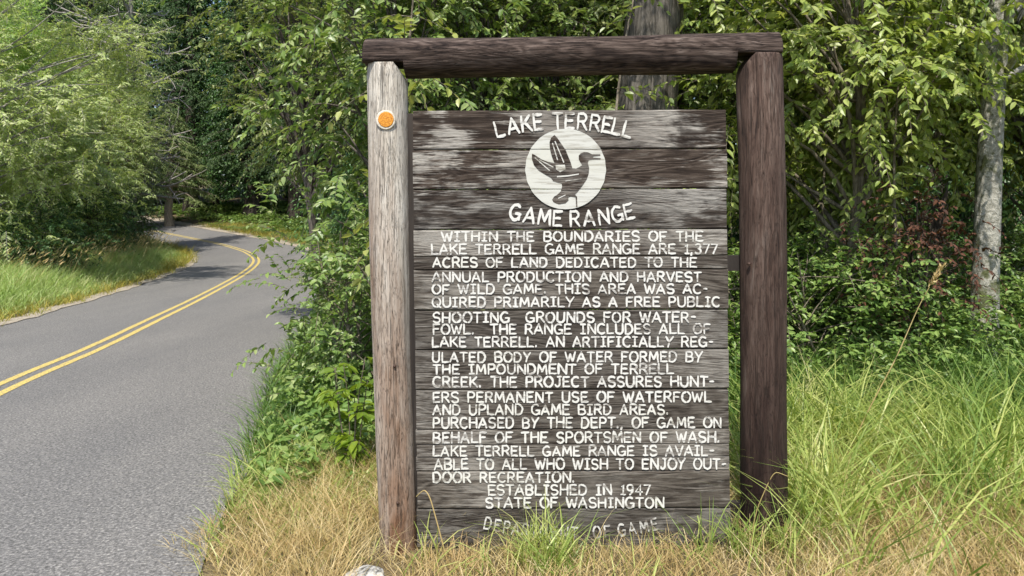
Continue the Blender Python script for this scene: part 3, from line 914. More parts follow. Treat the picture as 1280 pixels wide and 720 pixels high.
def leafy_geo(seed, H, Rx, Ry, zlo, ncl, nsp, nl, L, W, slen, droop, near=True, trunk_r=.07, lean=(0, 0), cl_spread=.28, shell=(.45, 1), stems=1, twig_r=.004, updir=.15, spread=.8, flat_=.5, pts=None, out=.55):
    """local-space trunk and crown arrays of a broad-leaved tree or shrub"""
    rng = np.random.default_rng(seed)
    wood, leaf = Geo(), Geo()
    q = norm(rng.normal(0, 1, (ncl, 3))) * (rng.uniform(shell[0] ** 2, shell[1] ** 2, (ncl, 1)) ** .5)
    zc, Rz = (H + zlo) / 2, (H - zlo) / 2
    cc = q * np.array([Rx, Ry, Rz]) + np.array([0, 0, zc])
    cc[:, :2] += np.array(lean) * (cc[:, 2:3] / H)
    if pts is not None:
        cc = np.concatenate([cc, np.array(pts, float)])
    bases = [np.array([rng.normal(0, .05 * stems), rng.normal(0, .05 * stems), 0.]) * (stems > 1) for _ in range(stems)]
    tr = []
    for k, b0 in enumerate(bases):
        top = np.array([lean[0] + (rng.normal(0, .35 * Rx) if stems > 1 else 0), lean[1] + (rng.normal(0, .35 * Ry) if stems > 1 else 0), H * .9])
        p = curve_pts(b0 - [0, 0, .1], top, 0, 14, rng, .03)
        r = trunk_r * (1 - .82 * np.linspace(0, 1, 14)) / (1 if stems == 1 else 1.3)
        r[0] *= 1.35
        wood.add(*tube(p, r, 9))
        tr.append((p, r))
    for c_ in cc:
        p, r = tr[rng.integers(len(tr))]
        zt = np.clip(c_[2] * rng.uniform(.45, .8), .15 * H * (stems == 1), p[-1, 2])
        j = int(np.clip(np.searchsorted(p[:, 2], zt), 1, 12))
        lp_ = curve_pts(p[j], c_, rng.uniform(-.05, .3), 6, rng, .05)
        d_ = np.linalg.norm(c_ - p[j])
        wood.add(*tube(lp_, np.linspace(min(r[j] * .55, .012 + .014 * d_), .005, 6), 5))
    O = np.repeat(cc, nsp, 0) + rng.normal(0, cl_spread, (len(cc) * nsp, 3)) * np.array([1, 1, .8])
    ctr = np.array([lean[0] * .6, lean[1] * .6, zc - .15 * Rz])
    D = norm((O - ctr) / np.array([Rx, Ry, Rz])) * .8 + norm(rng.normal(0, 1, O.shape)) * .9 + np.array([0, 0, updir])
    V, T, tw = sprays(O, D, slen, droop, nl, L, W, rng, near, spread, flat_, .3, out)
    leaf.add(V, T)
    if twig_r:
        wood.add(*twigs(tw, twig_r))
    return wood.get(), leaf.get()

def plant(name, loc, geo, wood_mat, leaf_mat_, label, cat, group=None, rot=0, scale=1, crown='crown', trunk='trunk'):
    root = empty(name, (loc[0], loc[1], float(land_z([loc[0]], [loc[1]])[0])))
    root.rotation_euler = (0, 0, rot); root.scale = (scale,) * 3 if not isinstance(scale, tuple) else scale
    tag(root, label, cat, group)
    (wv, wt), (lv, lt) = geo
    mk(trunk, wv, wt, wood_mat, root, True)
    mk(crown, lv, lt, leaf_mat_, root)
    return root

def replant(src, loc, label, rot=0, scale=1, group=None, mats=None):
    r = src.copy(); sc.collection.objects.link(r)
    r.location = (loc[0], loc[1], float(land_z([loc[0]], [loc[1]])[0]))
    r.rotation_euler = (0, 0, rot); r.scale = (scale,) * 3 if not isinstance(scale, tuple) else scale
    r['label'] = label
    if group: r['group'] = group
    for ch in list(src.children):
        c_ = ch.copy(); sc.collection.objects.link(c_); c_.parent = r
    return r

# ------------------------------------------------------------------ trees to the right and behind the sign
GR = 'broad leaved trees behind the sign'
nearA = leafy_geo(11, 5.6, 1.05, 1.0, .7, 60, 15, 15, .105, .052, .42, .35, True, .07, cl_spread=.26)
nearB = leafy_geo(12, 5.2, 1.6, 1.2, 1.8, 60, 15, 15, .12, .062, .5, .45, True, .07, (.2, 0), cl_spread=.3, flat_=.4)
nearC = leafy_geo(13, 7.2, 1.7, 1.4, 2.3, 80, 15, 16, .10, .05, .55, .4, True, .09, (-.2, .1))
shrubA = leafy_geo(14, 2.1, .75, .7, .1, 36, 12, 12, .085, .048, .34, .3, True, .03, cl_spread=.2, stems=5)
shrubB = leafy_geo(15, 1.5, 1.1, .8, .05, 36, 12, 12, .075, .045, .34, .25, True, .025, cl_spread=.2, stems=6)

ta = plant('leafy_tree', (-1.2, 7.3), nearA, M['bark'], M['broad_leaf'], 'leafy green tree crowding the left side of the sign beside the road', 'tree', GR, .3)
tc_ = plant('leafy_tree', (-3.2, 13.2), nearC, M['bark'], M['broad_leaf'], 'leafy tree leaning over the right edge of the road before the bend', 'tree', GR, 1.2)
tb = plant('leafy_tree', (3.05, 7.6), nearB, M['twig'], M['lime_leaf'], 'tree with bright yellowish leaves just right of the dark brown post', 'tree', GR, .4)
replant(tb, (4.5, 9.0), 'bright leafy tree close behind the pale mossy trunk', 2.1, .95)
replant(ta, (-.3, 8.0), 'dark leafy tree straight behind the bleached post', 2.6, 1.0)
replant(ta, (.65, 8.8), 'leafy tree behind the middle of the notice board, left of the thick trunk', 4.4, 1.04)
replant(tc_, (2.4, 10.4), 'tall leafy tree behind the right half of the crossbeam, right of the thick trunk', 3.3, 1.0)
replant(tc_, (4.9, 11.2), 'tall dark leafy tree in the shade left of the pale mossy trunk', .4, 1.05)
replant(ta, (6.3, 9.0), 'leafy tree at the right edge behind the pale mossy trunk', 5.1, 1.15)
replant(tb, (7.6, 10.5), 'bright leafy tree at the far right beyond the pale mossy trunk', 3.9, 1.15)
replant(tc_, (-1.3, 11.5), 'tall leafy tree behind the one crowding the left of the sign', 5.3, 1.0)
replant(ta, (1.9, 9.2), 'leafy tree behind the right end of the crossbeam', 1.7, 1.0)
sa = plant('leafy_shrub', (-1.3, 6.5), shrubA, M['twig'], M['broad_leaf'], 'leafy shrub at the left foot of the sign reaching to the road', 'shrub', 'shrubs around the sign', 0, .85)
replant(sa, (-1.55, 8.5), 'leafy shrub spilling towards the right edge of the road beside the sign', 2.2, .8)
replant(sa, (-2.7, 12.0), 'leafy shrub under the tree that leans over the road', 4.2, .7)
replant(sa, (.3, 7.2), 'leafy shrub behind the lower left of the board', 1.2, .9)
sb = plant('leafy_shrub', (2.6, 7.0), shrubB, M['twig'], M['weed'], 'low green shrub right of the foot of the dark brown post', 'shrub', 'shrubs around the sign', .5, 1)
replant(sb, (3.8, 8.3), 'low green shrub below the bright leafy branches at right', 2.5, 1.1)
replant(sb, (1.5, 7.0), 'low green shrub behind the lower right of the board', 3.6, 1.0)
replant(sb, (5.6, 8.6), 'low green shrub at the foot of the pale mossy trunk', 4.6, .9)

# the thick trunk behind the crossbeam
def big_tree(name, loc, H, r0, r1, bark, leafmat, label, cat, seed, zc0, Rr, near_leaf, leanx=0.0, group=None):
    rng = np.random.default_rng(seed)
    wood, leaf = Geo(), Geo()
    n, lev = 28, 60
    zs = np.linspace(-.2, H, lev); th = np.linspace(0, 2 * np.pi, n, endpoint=False); ph = rng.uniform(0, 6, 6)
    Q = []
    for z in zs:
        f = max(z, 0) / H
        r = (r0 + (r1 - r0) * f) * (1 + .35 * math.exp(-max(z, 0) * 2.2))
        rr = r * (1 + .05 * np.sin(5 * th + ph[0] + z * .4) + .04 * np.sin(11 * th + ph[1] + z) + .025 * np.sin(17 * th + 2 * z))
        Q.append(np.stack([np.cos(th) * rr + leanx * z + .06 * r0 * 6 * math.sin(z * .8 + ph[2]), np.sin(th) * rr, np.full(n, z)], 1))
    V = np.concatenate(Q)
    i = np.arange(lev - 1)[:, None] * n; j = np.arange(n)[None]; k = (j + 1) % n
    A, B, Cc, D = i + j, i + k, i + n + k, i + n + j
    wood.add(V, np.concatenate([np.stack([A, B, Cc], -1).reshape(-1, 3), np.stack([A, Cc, D], -1).reshape(-1, 3)]))
    cl = []
    for _ in range(46):
        z = rng.uniform(zc0, H)
        a = rng.uniform(0, 6.283); rr = Rr * rng.uniform(.4, 1) * (1 - .5 * (z - zc0) / max(H - zc0, .1))
        c_ = np.array([math.cos(a) * rr + leanx * z, math.sin(a) * rr, z + .3])
        wood.add(*tube(curve_pts([leanx * z, 0, z - .5 * rr * .6], c_, .15, 6, rng), np.linspace(.035, .008, 6), 5))
        cl.append(c_)
    cl = np.array(cl)
    O = np.repeat(cl, 12, 0) + rng.normal(0, .35, (len(cl) * 12, 3))
    Dd = norm(rng.normal(0, 1, O.shape)) + norm(O - [0, 0, (zc0 + H) / 2]) * .5
    V, T, tw = sprays(O, Dd, .6, .4, 14, near_leaf, near_leaf * .5, rng, False)
    leaf.add(V, T); wood.add(*twigs(tw, .004))
    return plant(name, loc, (wood.get(), leaf.get()), bark, leafmat, label, cat, group)
big_tree('old_tree', (1.32, 7.4), 11, .31, .2, M['big_bark'], M['dark_leaf'], 'old tree with a thick furrowed grey trunk rising behind the crossbeam', 'tree', 31, 4.6, 2.4, .11)
pale = big_tree('pale_tree', (4.42, 7.2), 7.5, .12, .06, M['pale_bark'], M['broad_leaf'], 'slim tree with a pale mossy trunk at the right edge', 'tree', 32, 3.3, 1.7, .10, .065)
# a slim bare-stemmed sapling and the red-brown dead shrub
rng = np.random.default_rng(41)
def sapling(loc, H, lean, seed, label, nleaf=40, mat=None):
    rng = np.random.default_rng(seed)
    wood, leaf = Geo(), Geo()
    p = curve_pts((0, 0, -.1), (lean, .1, H), 0, 16, rng, .05)
    wood.add(*tube(p, np.linspace(.022, .006, 16), 7))
    O = p[rng.integers(6, 16, nleaf)] + rng.normal(0, .03, (nleaf, 3))
    V, T, tw = sprays(O, norm(rng.normal(0, 1, O.shape)) + [0, 0, .2], .5, .4, 9, .11, .06, rng, True)
    leaf.add(V, T); wood.add(*twigs(tw, .004))
    return plant('sapling', loc, (wood.get(), leaf.get()), M['twig'], mat or M['lime_leaf'], label, 'sapling', 'slim saplings right of the sign', trunk='stem', crown='foliage')
sapling((3.2, 7.9), 4.0, .25, 51, 'slim sapling with a thin leaning stem right of the dark brown post')
sapling((3.72, 6.9), 3.5, -.1, 52, 'slim sapling with a straight grey stem between the dark post and pale trunk')
sapling((1.0, 6.5), 3.9, .12, 54, 'slim leafy sapling in front of the thick grey trunk behind the crossbeam', 26, M['broad_leaf'])
sapling((-.9, 5.3), 3.3, .2, 53, 'slim sapling whose bright leaves hang above the left end of the crossbeam', 26)
dg = leafy_geo(61, 2.0, .38, .35, .75, 18, 8, 9, .06, .032, .26, .6, True, .03, cl_spread=.16)
plant('dead_shrub', (3.62, 6.8), dg, M['dark_bark'], M['dead_leaf'], 'withered shrub with reddish brown dead leaves left of the pale trunk', 'shrub')

# ------------------------------------------------------------------ trees left of the road
GL = 'light green willowy trees left of the road'
wA = leafy_geo(71, 11.5, 3.5, 2.7, .5, 130, 24, 20, .17, .055, .75, .3, False, .13, cl_spread=.42, shell=(.6, 1.1), stems=3, twig_r=.006, updir=.5, out=1.1)
wB = leafy_geo(72, 7.6, 2.6, 2.3, .4, 105, 24, 20, .17, .055, .7, .35, False, .11, cl_spread=.4, shell=(.6, 1.12), stems=4, twig_r=.006, updir=.5, out=1.1)
wC = leafy_geo(74, 6.8, 2.3, 2.0, 2.3, 110, 20, 22, .13, .04, .7, .35, False, .13, cl_spread=.42, stems=2, twig_r=.006, updir=.4, out=1.1)
plant('willowy_tree', (-17.1, 31.8), wC, M['tan_bark'], M['willow_leaf'], 'light green willowy tree overhanging the inside of the bend', 'tree', GL, 2.0)
la = plant('willowy_tree', (-14.3, 20.5), wA, M['dead_wood'], M['willow_leaf'], 'light green willowy tree at the left edge of the picture', 'tree', GL, .2)
lb = plant('willowy_tree', (-16.4, 26.5), wB, M['dead_wood'], M['willow_leaf'], 'light green willowy tree beside the bank, second from the left edge', 'tree', GL, 1.1)
replant(la, (-20.5, 25.5), 'tall light green willowy tree behind the one at the left edge', 3.0, 1.1)
replant(lb, (-20.5, 33.5), 'light green willowy tree left of the dead branched conifer', 4.1, 1.05)
replant(la, (-26, 34), 'tall light green willowy tree farthest back on the left', 5.0, 1.35)
shC = leafy_geo(73, 2.6, 1.6, 1.3, .1, 50, 14, 14, .12, .055, .5, .3, False, .04, cl_spread=.3, stems=5)
sd = plant('dark_shrub', (-16.6, 31.8), shC, M['dark_bark'], M['dark_leaf'], 'dark green shrub on the inside of the bend', 'shrub', 'dark shrubs by the left bank')
replant(sd, (-15.0, 26.8), 'dark green shrub behind the tall bank grass, under the willowy trees', 2.0, .95)
replant(sd, (-12.9, 20.8), 'dark green shrub at the left edge behind the bank grass', 3.6, .85)
replant(sd, (-19.6, 37.5), 'dark green shrub beyond the bend, left of the far road', 1.0, 1.1)

def conifer_geo(seed, H, Rb, z0, nwh, nb, L, W, dens, droop=.25, dead=0, trunk_r=.28):
    rng = np.random.default_rng(seed)
    wood, leaf, bare = Geo(), Geo(), Geo()
    p = np.stack([np.zeros(20), np.zeros(20), np.linspace(-.2, H, 20)], 1) + np.append(rng.normal(0, .03, (20, 2)), np.zeros((20, 1)), 1)
    rr = trunk_r * (1 - .93 * np.linspace(0, 1, 20)); rr[0] *= 1.3
    wood.add(*tube(p, rr, 10))
    Os, Ds = [], []
    for i_ in range(nwh):
        z = z0 + (H - z0) * (i_ / nwh) ** .95
        rad = Rb * (1 - (z - z0) / (H - z0) * .93) * rng.uniform(.8, 1.1)
        a0 = rng.uniform(0, 6.28)
        for k in range(nb):
            a = a0 + k * 6.283 / nb + rng.normal(0, .25)
            ln = rad * rng.uniform(.65, 1.12)
            tip = np.array([math.cos(a) * ln, math.sin(a) * ln, z - droop * ln + rng.normal(0, .1)])
            b_ = curve_pts((0, 0, z), tip, .1, 7, rng, .03)
            wood.add(*tube(b_, np.linspace(.02 + .012 * ln, .006, 7), 4))
            m_ = int(dens * ln) + 3
            t = rng.uniform(.2, 1, m_)
            q = b_[0] + (tip - b_[0]) * t[:, None] + np.array([0, 0, .1 * ln]) * (t * (1 - t) * 2)[:, None]
            d = norm(tip - b_[0])
            side = np.cross(d, [0, 0, 1.])
            dd = d * .8 + side * np.where(rng.random(m_) < .5, 1, -1)[:, None] * .8 + [0, 0, -.25] + rng.normal(0, .2, (m_, 3))
            Os.append(q); Ds.append(dd)
    O, D = np.concatenate(Os), np.concatenate(Ds)
    V, T, tw = sprays(O, D, .75 * min(1.2, Rb / 3), .25, 14, L, W, rng, False, .5, .5, .1)
    leaf.add(V, T)
    if dead:
        for _ in range(dead):
            z = rng.uniform(z0 * .5, H * .75); a = rng.uniform(0, 6.28); ln = rng.uniform(1.2, 3.2)
            tip = np.array([math.cos(a) * ln, math.sin(a) * ln, z + rng.uniform(-.3, 1.2)])
            b_ = curve_pts((0, 0, z), tip, -.1, 8, rng, .06)
            bare.add(*tube(b_, np.linspace(.085, .02, 8), 4))
            for _k in range(7):
                t = rng.uniform(.35, 1); j_ = int(t * 7)
                e = b_[j_] + rng.normal(0, .4, 3) + (tip - b_[0]) * .2
                bare.add(*tube(curve_pts(b_[j_], e, 0, 4, rng), np.linspace(.034, .012, 4), 3))
    return (wood.get(), leaf.get(), bare.get() if dead else None)
def conifer(name, loc, geo, bark, mat, label, group=None, rot=0):
    r = plant(name, loc, geo[:2], bark, mat, label, 'tree', group, rot)
    if geo[2] is not None:
        tag(mk('dead_branches', *geo[2], M['dead_wood'], r, True), 'bare grey dead branches')
    return r
cA = conifer_geo(81, 17, 3.0, 3.2, 24, 5, .2, .055, 7, .3, 70)
conifer('conifer', (-17.6, 35.0), cA, M['dead_wood'], M['pale_needle'], 'conifer with many bare grey dead branches left of the bend')
cB = conifer_geo(82, 8.5, 2.9, 2.3, 16, 6, .2, .055, 10, .22, 0, .3)
conifer('conifer', (-22.8, 50.5), cB, M['tan_bark'], M['pale_needle'], 'small sunlit conifer with a tan trunk at the end of the road')
cC = conifer_geo(83, 26, 4.2, 4.2, 30, 6, .26, .07, 7, .3, 0, .55)
f0 = conifer('fir_tree', (-18.6, 54.5), cC, M['dark_bark'], M['needle'], 'tall dark fir with a thick shadowed trunk beyond the bend', 'dark firs beyond the bend')
replant(f0, (-14.8, 52), 'tall dark fir behind the overhanging leafy tree at the bend', 2.0, .95)
replant(f0, (-24.5, 58), 'tall dark fir behind the small sunlit conifer', 3.5, 1.05)
replant(f0, (-20.5, 45.0), 'tall dark fir behind the conifer with dead branches', 1.1, .9).location.x = -25.0
replant(f0, (-10.6, 45), 'tall dark fir rising right of the bend', 4.6, .9)
replant(f0, (-32, 52), 'tall dark fir over the willowy trees at the upper left', 5.6, 1.0)

# ------------------------------------------------------------------ the wood behind (reads as one dark mass)
def forest_geo(spots, seed):
    rng = np.random.default_rng(seed)
    wood, leaf = Geo(), Geo()
    for (x, y, H, Rr, L) in spots:
        z0 = float(land_z([x], [y])[0])
        p = np.array([[x, y, z0 - .2], [x + rng.normal(0, .2), y, z0 + H * .5], [x + rng.normal(0, .3), y, z0 + H]])
        wood.add(*tube(p, [.3, .2, .04], 8))
        n = int(130 * H)
        z = rng.uniform(.04, 1, n) ** .85
        rad = Rr * np.where(z < .2, .7 + z, 1.05 - .6 * z) * rng.uniform(.25, 1, n) ** .5
        a = rng.uniform(0, 6.283, n)
        O = np.stack([x + np.cos(a) * rad, y + np.sin(a) * rad, z0 + z * H], 1)
        D = np.stack([np.cos(a), np.sin(a), -.3 + 0 * a], 1) + rng.normal(0, .4, (n, 3))
        V, T, _ = sprays(O, D, .9, .3, 9, L, L * .42, rng, False)
        leaf.add(V, T)
    return wood.get(), leaf.get()
rng = np.random.default_rng(91)
sp_ = []
for y in (60, 68, 78):
    for x in np.arange(-70, 10, 4.5):
        sp_.append((x + rng.normal(0, 1.2), y + rng.normal(0, 2), rng.uniform(16, 26), rng.uniform(2.6, 3.6), .34))
for y, st in ((15, 2.4), (19, 2.9), (25, 3.4)):
    for x in np.arange(-1.5 if y < 20 else -4.5, 24, st):
        sp_.append((x + rng.normal(0, .5), y + rng.normal(0, 1), rng.uniform(8, 13), rng.uniform(1.6, 2.3), .2))
for x, y in ((-7.2, 33), (-6.2, 28), (-4.6, 23), (-8.2, 40), (-4.5, 34), (-3, 28), (-4, 42), (-9, 48), (0, 36)):
    sp_.append((x + 1.5, y, rng.uniform(11, 15), 2.3, .22))
for x, y in ((-33, 44), (-40, 42), (-37, 34), (-44, 50), (-34, 26), (-42, 28), (-30, 40)):
    sp_.append((x, y, rng.uniform(14, 20), 3.0, .3))
(wv, wt), (lv, lt) = forest_geo(sp_, 92)
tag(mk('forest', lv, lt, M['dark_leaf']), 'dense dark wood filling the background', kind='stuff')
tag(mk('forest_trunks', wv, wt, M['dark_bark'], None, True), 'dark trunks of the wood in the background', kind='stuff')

# ------------------------------------------------------------------ grass and ground cover
def scatter(n, x0, x1, y0, y1, seed, dens):
    rng = np.random.default_rng(seed)
    x = rng.uniform(x0, x1, n); y = rng.uniform(y0, y1, n)
    d = road_d(x, y)
    keep = rng.random(n) < dens(x, y, d)
    x, y, d = x[keep], y[keep], d[keep]
    return np.stack([x, y, land_z(x, y) - .01], 1), d, rng
def patch(x, y, s, ph):
    return .5 + .5 * np.sin(x * s + ph + 1.7 * np.sin(y * s * .8 + ph)) * np.cos(y * s * 1.1 - ph + np.sin(x * s * 1.3))
def off_post(x, y):
    return ~((np.abs(x - sx(725)) < 1.05) & (np.abs(y - SY) < .13)) & (np.hypot(x + .66, (y - 3.46) * .8) > .14)
rag = lambda x, y: .12 * np.sin(y * 3.1 + x) + .1 * np.sin(y * 7.3 + 1)

# straw in the foreground
def dn(x, y, d):
    e = d - HALF_R
    near = 1 - sstep(3.9, 5.7, y + .3 * np.sin(x * 2.2) + .3 * sstep(-1.2, -1.9, x) + .55 * sstep(.9, 1.6, x) - 1.3 * sstep(1.9, 3.6, x))
    near = np.clip(near * (.45 + .9 * patch(x, y, 2.7, 3)) + .22 * (1 - sstep(5, 7, y)) * (near < .9), 0, 1)
    return np.where(e > rag(x, y) + .06 * sstep(4.5, 3.4, y), np.clip(near * 1.0 + .1 * (1 - sstep(6, 9, y)), 0, 1), 0) * off_post(x, y)
P, d, rng = scatter(210000, -2.6, 6.0, 2.2, 9, 101, dn)
long_ = rng.random(len(P)) < .012
n = len(P)
g = Geo()
H_ = np.where(long_, 1.9, 1) * rng.uniform(.08, .25, n) * (1 - .45 * (P[:, 1] < 3.95) * (np.abs(P[:, 0] - .25) < .85)) * (.55 + .6 * sstep(0, .5, d - HALF_R))
g.add(*blades(P, H_, rng.uniform(.002, .004, n), rng.uniform(.1, .8, n), rng.uniform(.1, .9, n), rng))
V, T = g.get()
tag(mk('dry_grass', V, T, M['straw']), 'straw coloured dry grass covering the verge in front of the sign', kind='stuff')

# tall green grass: right of the sign, tufts at its foot and along the road
tufts = [(.12, 3.6, .11, .9), (.22, 3.56, .08, .7), (.92, 3.64, .07, .3), (1.12, 3.68, .06, 1.), (1.32, 3.66, .05, .6), (-.42, 3.75, .05, .3), (1.55, 4.0, .22, 1.)]
def dg_(x, y, d):
    e = d - HALF_R
    f = sstep(3.7, 4.9, y - .75 * sstep(1.9, 3.6, x) + .3 * np.sin(x * 1.9) + .2 * np.sin(x * 5.3 + y * 3)) * (1 - .8 * sstep(6.6, 8.4, y + .5 * np.sin(x * 2.3))) * (1 - sstep(8.5, 11, y)) * sstep(1.1, 1.6, x) * (.3 + .3 * patch(x, y, 2.4, 4))
    road = np.exp(-((e - .3 - rag(x, y)) / .45) ** 2) * sstep(3.5, 4.8, y) * (.55 + .6 * patch(x, y, 3.3, 2))
    mid = sstep(4.5, 5.6, y) * (x < 1.3) * .5
    f = np.maximum(np.maximum(f, road), mid)
    for (a, b_, r_, k_) in tufts:
        f = np.maximum(f, k_ * np.exp(-((x - a) ** 2 + (y - b_) ** 2) / (r_ * r_)))
    f = np.maximum(f, .09 * (y < 5) + .45 * (patch(x, y, 3.1, 1.2) > .62) * sstep(3.9, 4.3, y) * (y < 5.5))
    return np.where(e > -.05, f, 0) * off_post(x, y)
P, d, rng = scatter(200000, -4.6, 7.5, 3.2, 12, 102, dg_)
ex = []
for (a, b_, r_, k_) in tufts:
    q = rng.normal(0, 1, (int(120 * k_ * (r_ / .1)), 2)) * r_ * .75 + [a, b_]
    q = q[off_post(q[:, 0], q[:, 1])]
    ex.append(np.column_stack([q, land_z(q[:, 0], q[:, 1]) - .01]))
P = np.concatenate([P] + ex)
n = len(P)
right = sstep(1.1, 1.8, P[:, 0])
tuft = np.zeros(n)
for (a, b_, r_, k_) in tufts:
    tuft = np.maximum(tuft, np.exp(-((P[:, 0] - a) ** 2 + (P[:, 1] - b_) ** 2) / (r_ * r_ * 2)))
clump = patch(P[:, 0], P[:, 1], 2.6, .7)
H_ = rng.uniform(.2, .52, n) * (.7 + .35 * right + .75 * right * clump) * (1 + .1 * tuft * (P[:, 0] < 1.0))
H_ *= np.where(P[:, 0] < 1.0, .55 + .45 * np.maximum(tuft, sstep(4.2, 5.2, P[:, 1])), 1)
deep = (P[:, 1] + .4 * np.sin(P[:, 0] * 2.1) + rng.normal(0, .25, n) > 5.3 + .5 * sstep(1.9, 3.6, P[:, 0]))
g = Geo()
g.add(*blades(P, H_, rng.uniform(.004, .010, n) * (1 + 1.1 * right * rng.random(n) ** 2) * (1 - .25 * tuft * (1 - right)), rng.uniform(0, .6, n) * (1 - .5 * tuft), rng.uniform(.1, 1.0, n), rng, None))
V, T = g.get()
V7, T5 = V.reshape(-1, 7, 3), T.reshape(-1, 5, 3) % 7
def pick(msk):
    k = int(msk.sum())
    return V7[msk].reshape(-1, 3), (T5[:k] + np.arange(k)[:, None, None] * 7).reshape(-1, 3)
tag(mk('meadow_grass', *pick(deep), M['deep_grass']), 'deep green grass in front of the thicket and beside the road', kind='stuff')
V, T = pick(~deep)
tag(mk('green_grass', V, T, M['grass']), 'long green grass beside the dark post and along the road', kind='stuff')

# the grassy bank left of the road
def db(x, y, d):
    e = -d - HALF_L
    return np.where((e > .15 + rag(x, y)) & (e < 9), sstep(.3, .7, e) * (1 - .6 * sstep(5, 9, e)), 0)
P, d, rng = scatter(330000, -24, -7, 8, 40, 103, db)
n = len(P)
e = -d - HALF_L
H_ = rng.uniform(.3, .75, n) * (.35 + .65 * sstep(.2, 1.6, e)) * (.7 + .5 * patch(P[:, 0], P[:, 1], .9, 1))
g = Geo()
g.add(*blades(P, H_, rng.uniform(.008, .016, n), rng.uniform(0, .4, n), rng.uniform(.1, .9, n), rng))
V, T = g.get()
tag(mk('bank_grass', V, T, M['bank']), 'tall sunny green grass on the bank left of the road', kind='stuff')
# seed heads over the bank
def dh(x, y, d):
    e = -d - HALF_L
    return np.where((e > 1.2) & (e < 5), .25 + .75 * patch(x, y, .8, 2), 0)
P, d, rng = scatter(9000, -22, -8, 9, 34, 104, dh)
n = len(P)
V, T = blades(P, rng.uniform(.8, 1.1, n), np.full(n, .006), rng.uniform(.1, .3, n), rng.uniform(.1, .5, n), rng, np.full(n, .3) + rng.normal(0, .5, n))
g = Geo(); g.add(V, T)
tips = V.reshape(-1, 7, 3)[:, 6]; dirs = norm(tips - V.reshape(-1, 7, 3)[:, 4])
g.add(*leaves(tips - dirs * .05, dirs, rng.normal(0, 1, dirs.shape), .16, .022, rng, False))
V, T = g.get()
tag(mk('seed_heads_grass', V, T, M['straw']), 'pale seed heads nodding above the bank grass', kind='stuff')
# short yellow grass along the asphalt, both sides at the bend
def dy_(x, y, d):
    a = -d - HALF_L
    b_ = d - HALF_R
    left = np.where((a > .1 + rag(x, y)) & (a < 1.0), 1 - sstep(.5, 1.0, a), 0)
    rt = np.where((b_ > .3) & (y > 24), .6 * (1 - sstep(1.5, 3.2, b_)), 0)
    return np.maximum(left, rt)
P, d, rng = scatter(220000, -30, -5.5, 7, 50, 105, dy_)
n = len(P)
V, T = blades(P, rng.uniform(.1, .28, n) * (1 + .8 * (P[:, 1] > 26)), rng.uniform(.008, .015, n), rng.uniform(.1, .6, n), rng.uniform(.1, .8, n), rng)
tag(mk('yellow_grass', V, T, M['yellow_grass']), 'short yellowish grass along the edge of the asphalt', kind='stuff')

# leafy ground cover between road and sign, and behind the sign
def weeds(n, x0, x1, y0, y1, seed, dens, hmax, L, W):
    P, d, rng = scatter(n, x0, x1, y0, y1, seed, dens)
    hm = hmax(P[:, 0], P[:, 1], d)
    O = P.copy(); O[:, 2] += rng.uniform(0, 1, len(P)) ** .7 * hm
    D = norm(rng.normal(0, 1, O.shape)) * [1, 1, .4] + [0, 0, .25]
    return sprays(O, D, .22, .35, 6, L, W, rng, True, .9, .4, .2)
def dw(x, y, d):
    e = d - HALF_R
    return np.where((e > .15) & (x < 1.3), np.maximum(sstep(4.7, 5.6, y + .4 * np.sin(x * 3)), .4 * sstep(4.3, 5.0, y) * (e < .75)) * (1 - sstep(11, 13, y)), 0) * off_post(x, y)
V1, T1, tw1 = weeds(17000, -4.8, 1.4, 3.9, 13, 106, dw, lambda x, y, d: .2 + (.3 + .35 * patch(x, y, 2.2, 1)) * sstep(0, .9, d - HALF_R) * sstep(4.9, 6.4, y), .085, .056)
def dw2(x, y, d):
    return sstep(5.3, 6.8, y + .5 * np.sin(x * 2.1)) * (x > 1.2) * (1 - .6 * sstep(8, 10, y)) * .95
V2, T2, tw2 = weeds(15000, 1.2, 8, 5.0, 10, 107, dw2, lambda x, y, d: .25 + .4 * sstep(5.5, 7.0, y) + .85 * patch(x, y, 1.9, 2) * sstep(5.6, 7, y), .078, .042)
def dw3(x, y, d):
    e = d - HALF_R
    return np.where((e > 1.6) & (y > 36), sstep(1.6, 2.4, e) * (1 - sstep(10, 14, e)), 0)
V3, T3, tw3 = weeds(16000, -34, -6, 34, 62, 108, dw3, lambda x, y, d: .15 + .55 * patch(x, y, .7, 2), .26, .13)
g = Geo(); g.add(V1, T1); g.add(V2, T2); g.add(V3, T3)
V, T = g.get()
tag(mk('undergrowth', V, T, M['weed']), 'green leafy undergrowth of weeds along the road, round the sign and under the trees', kind='stuff')

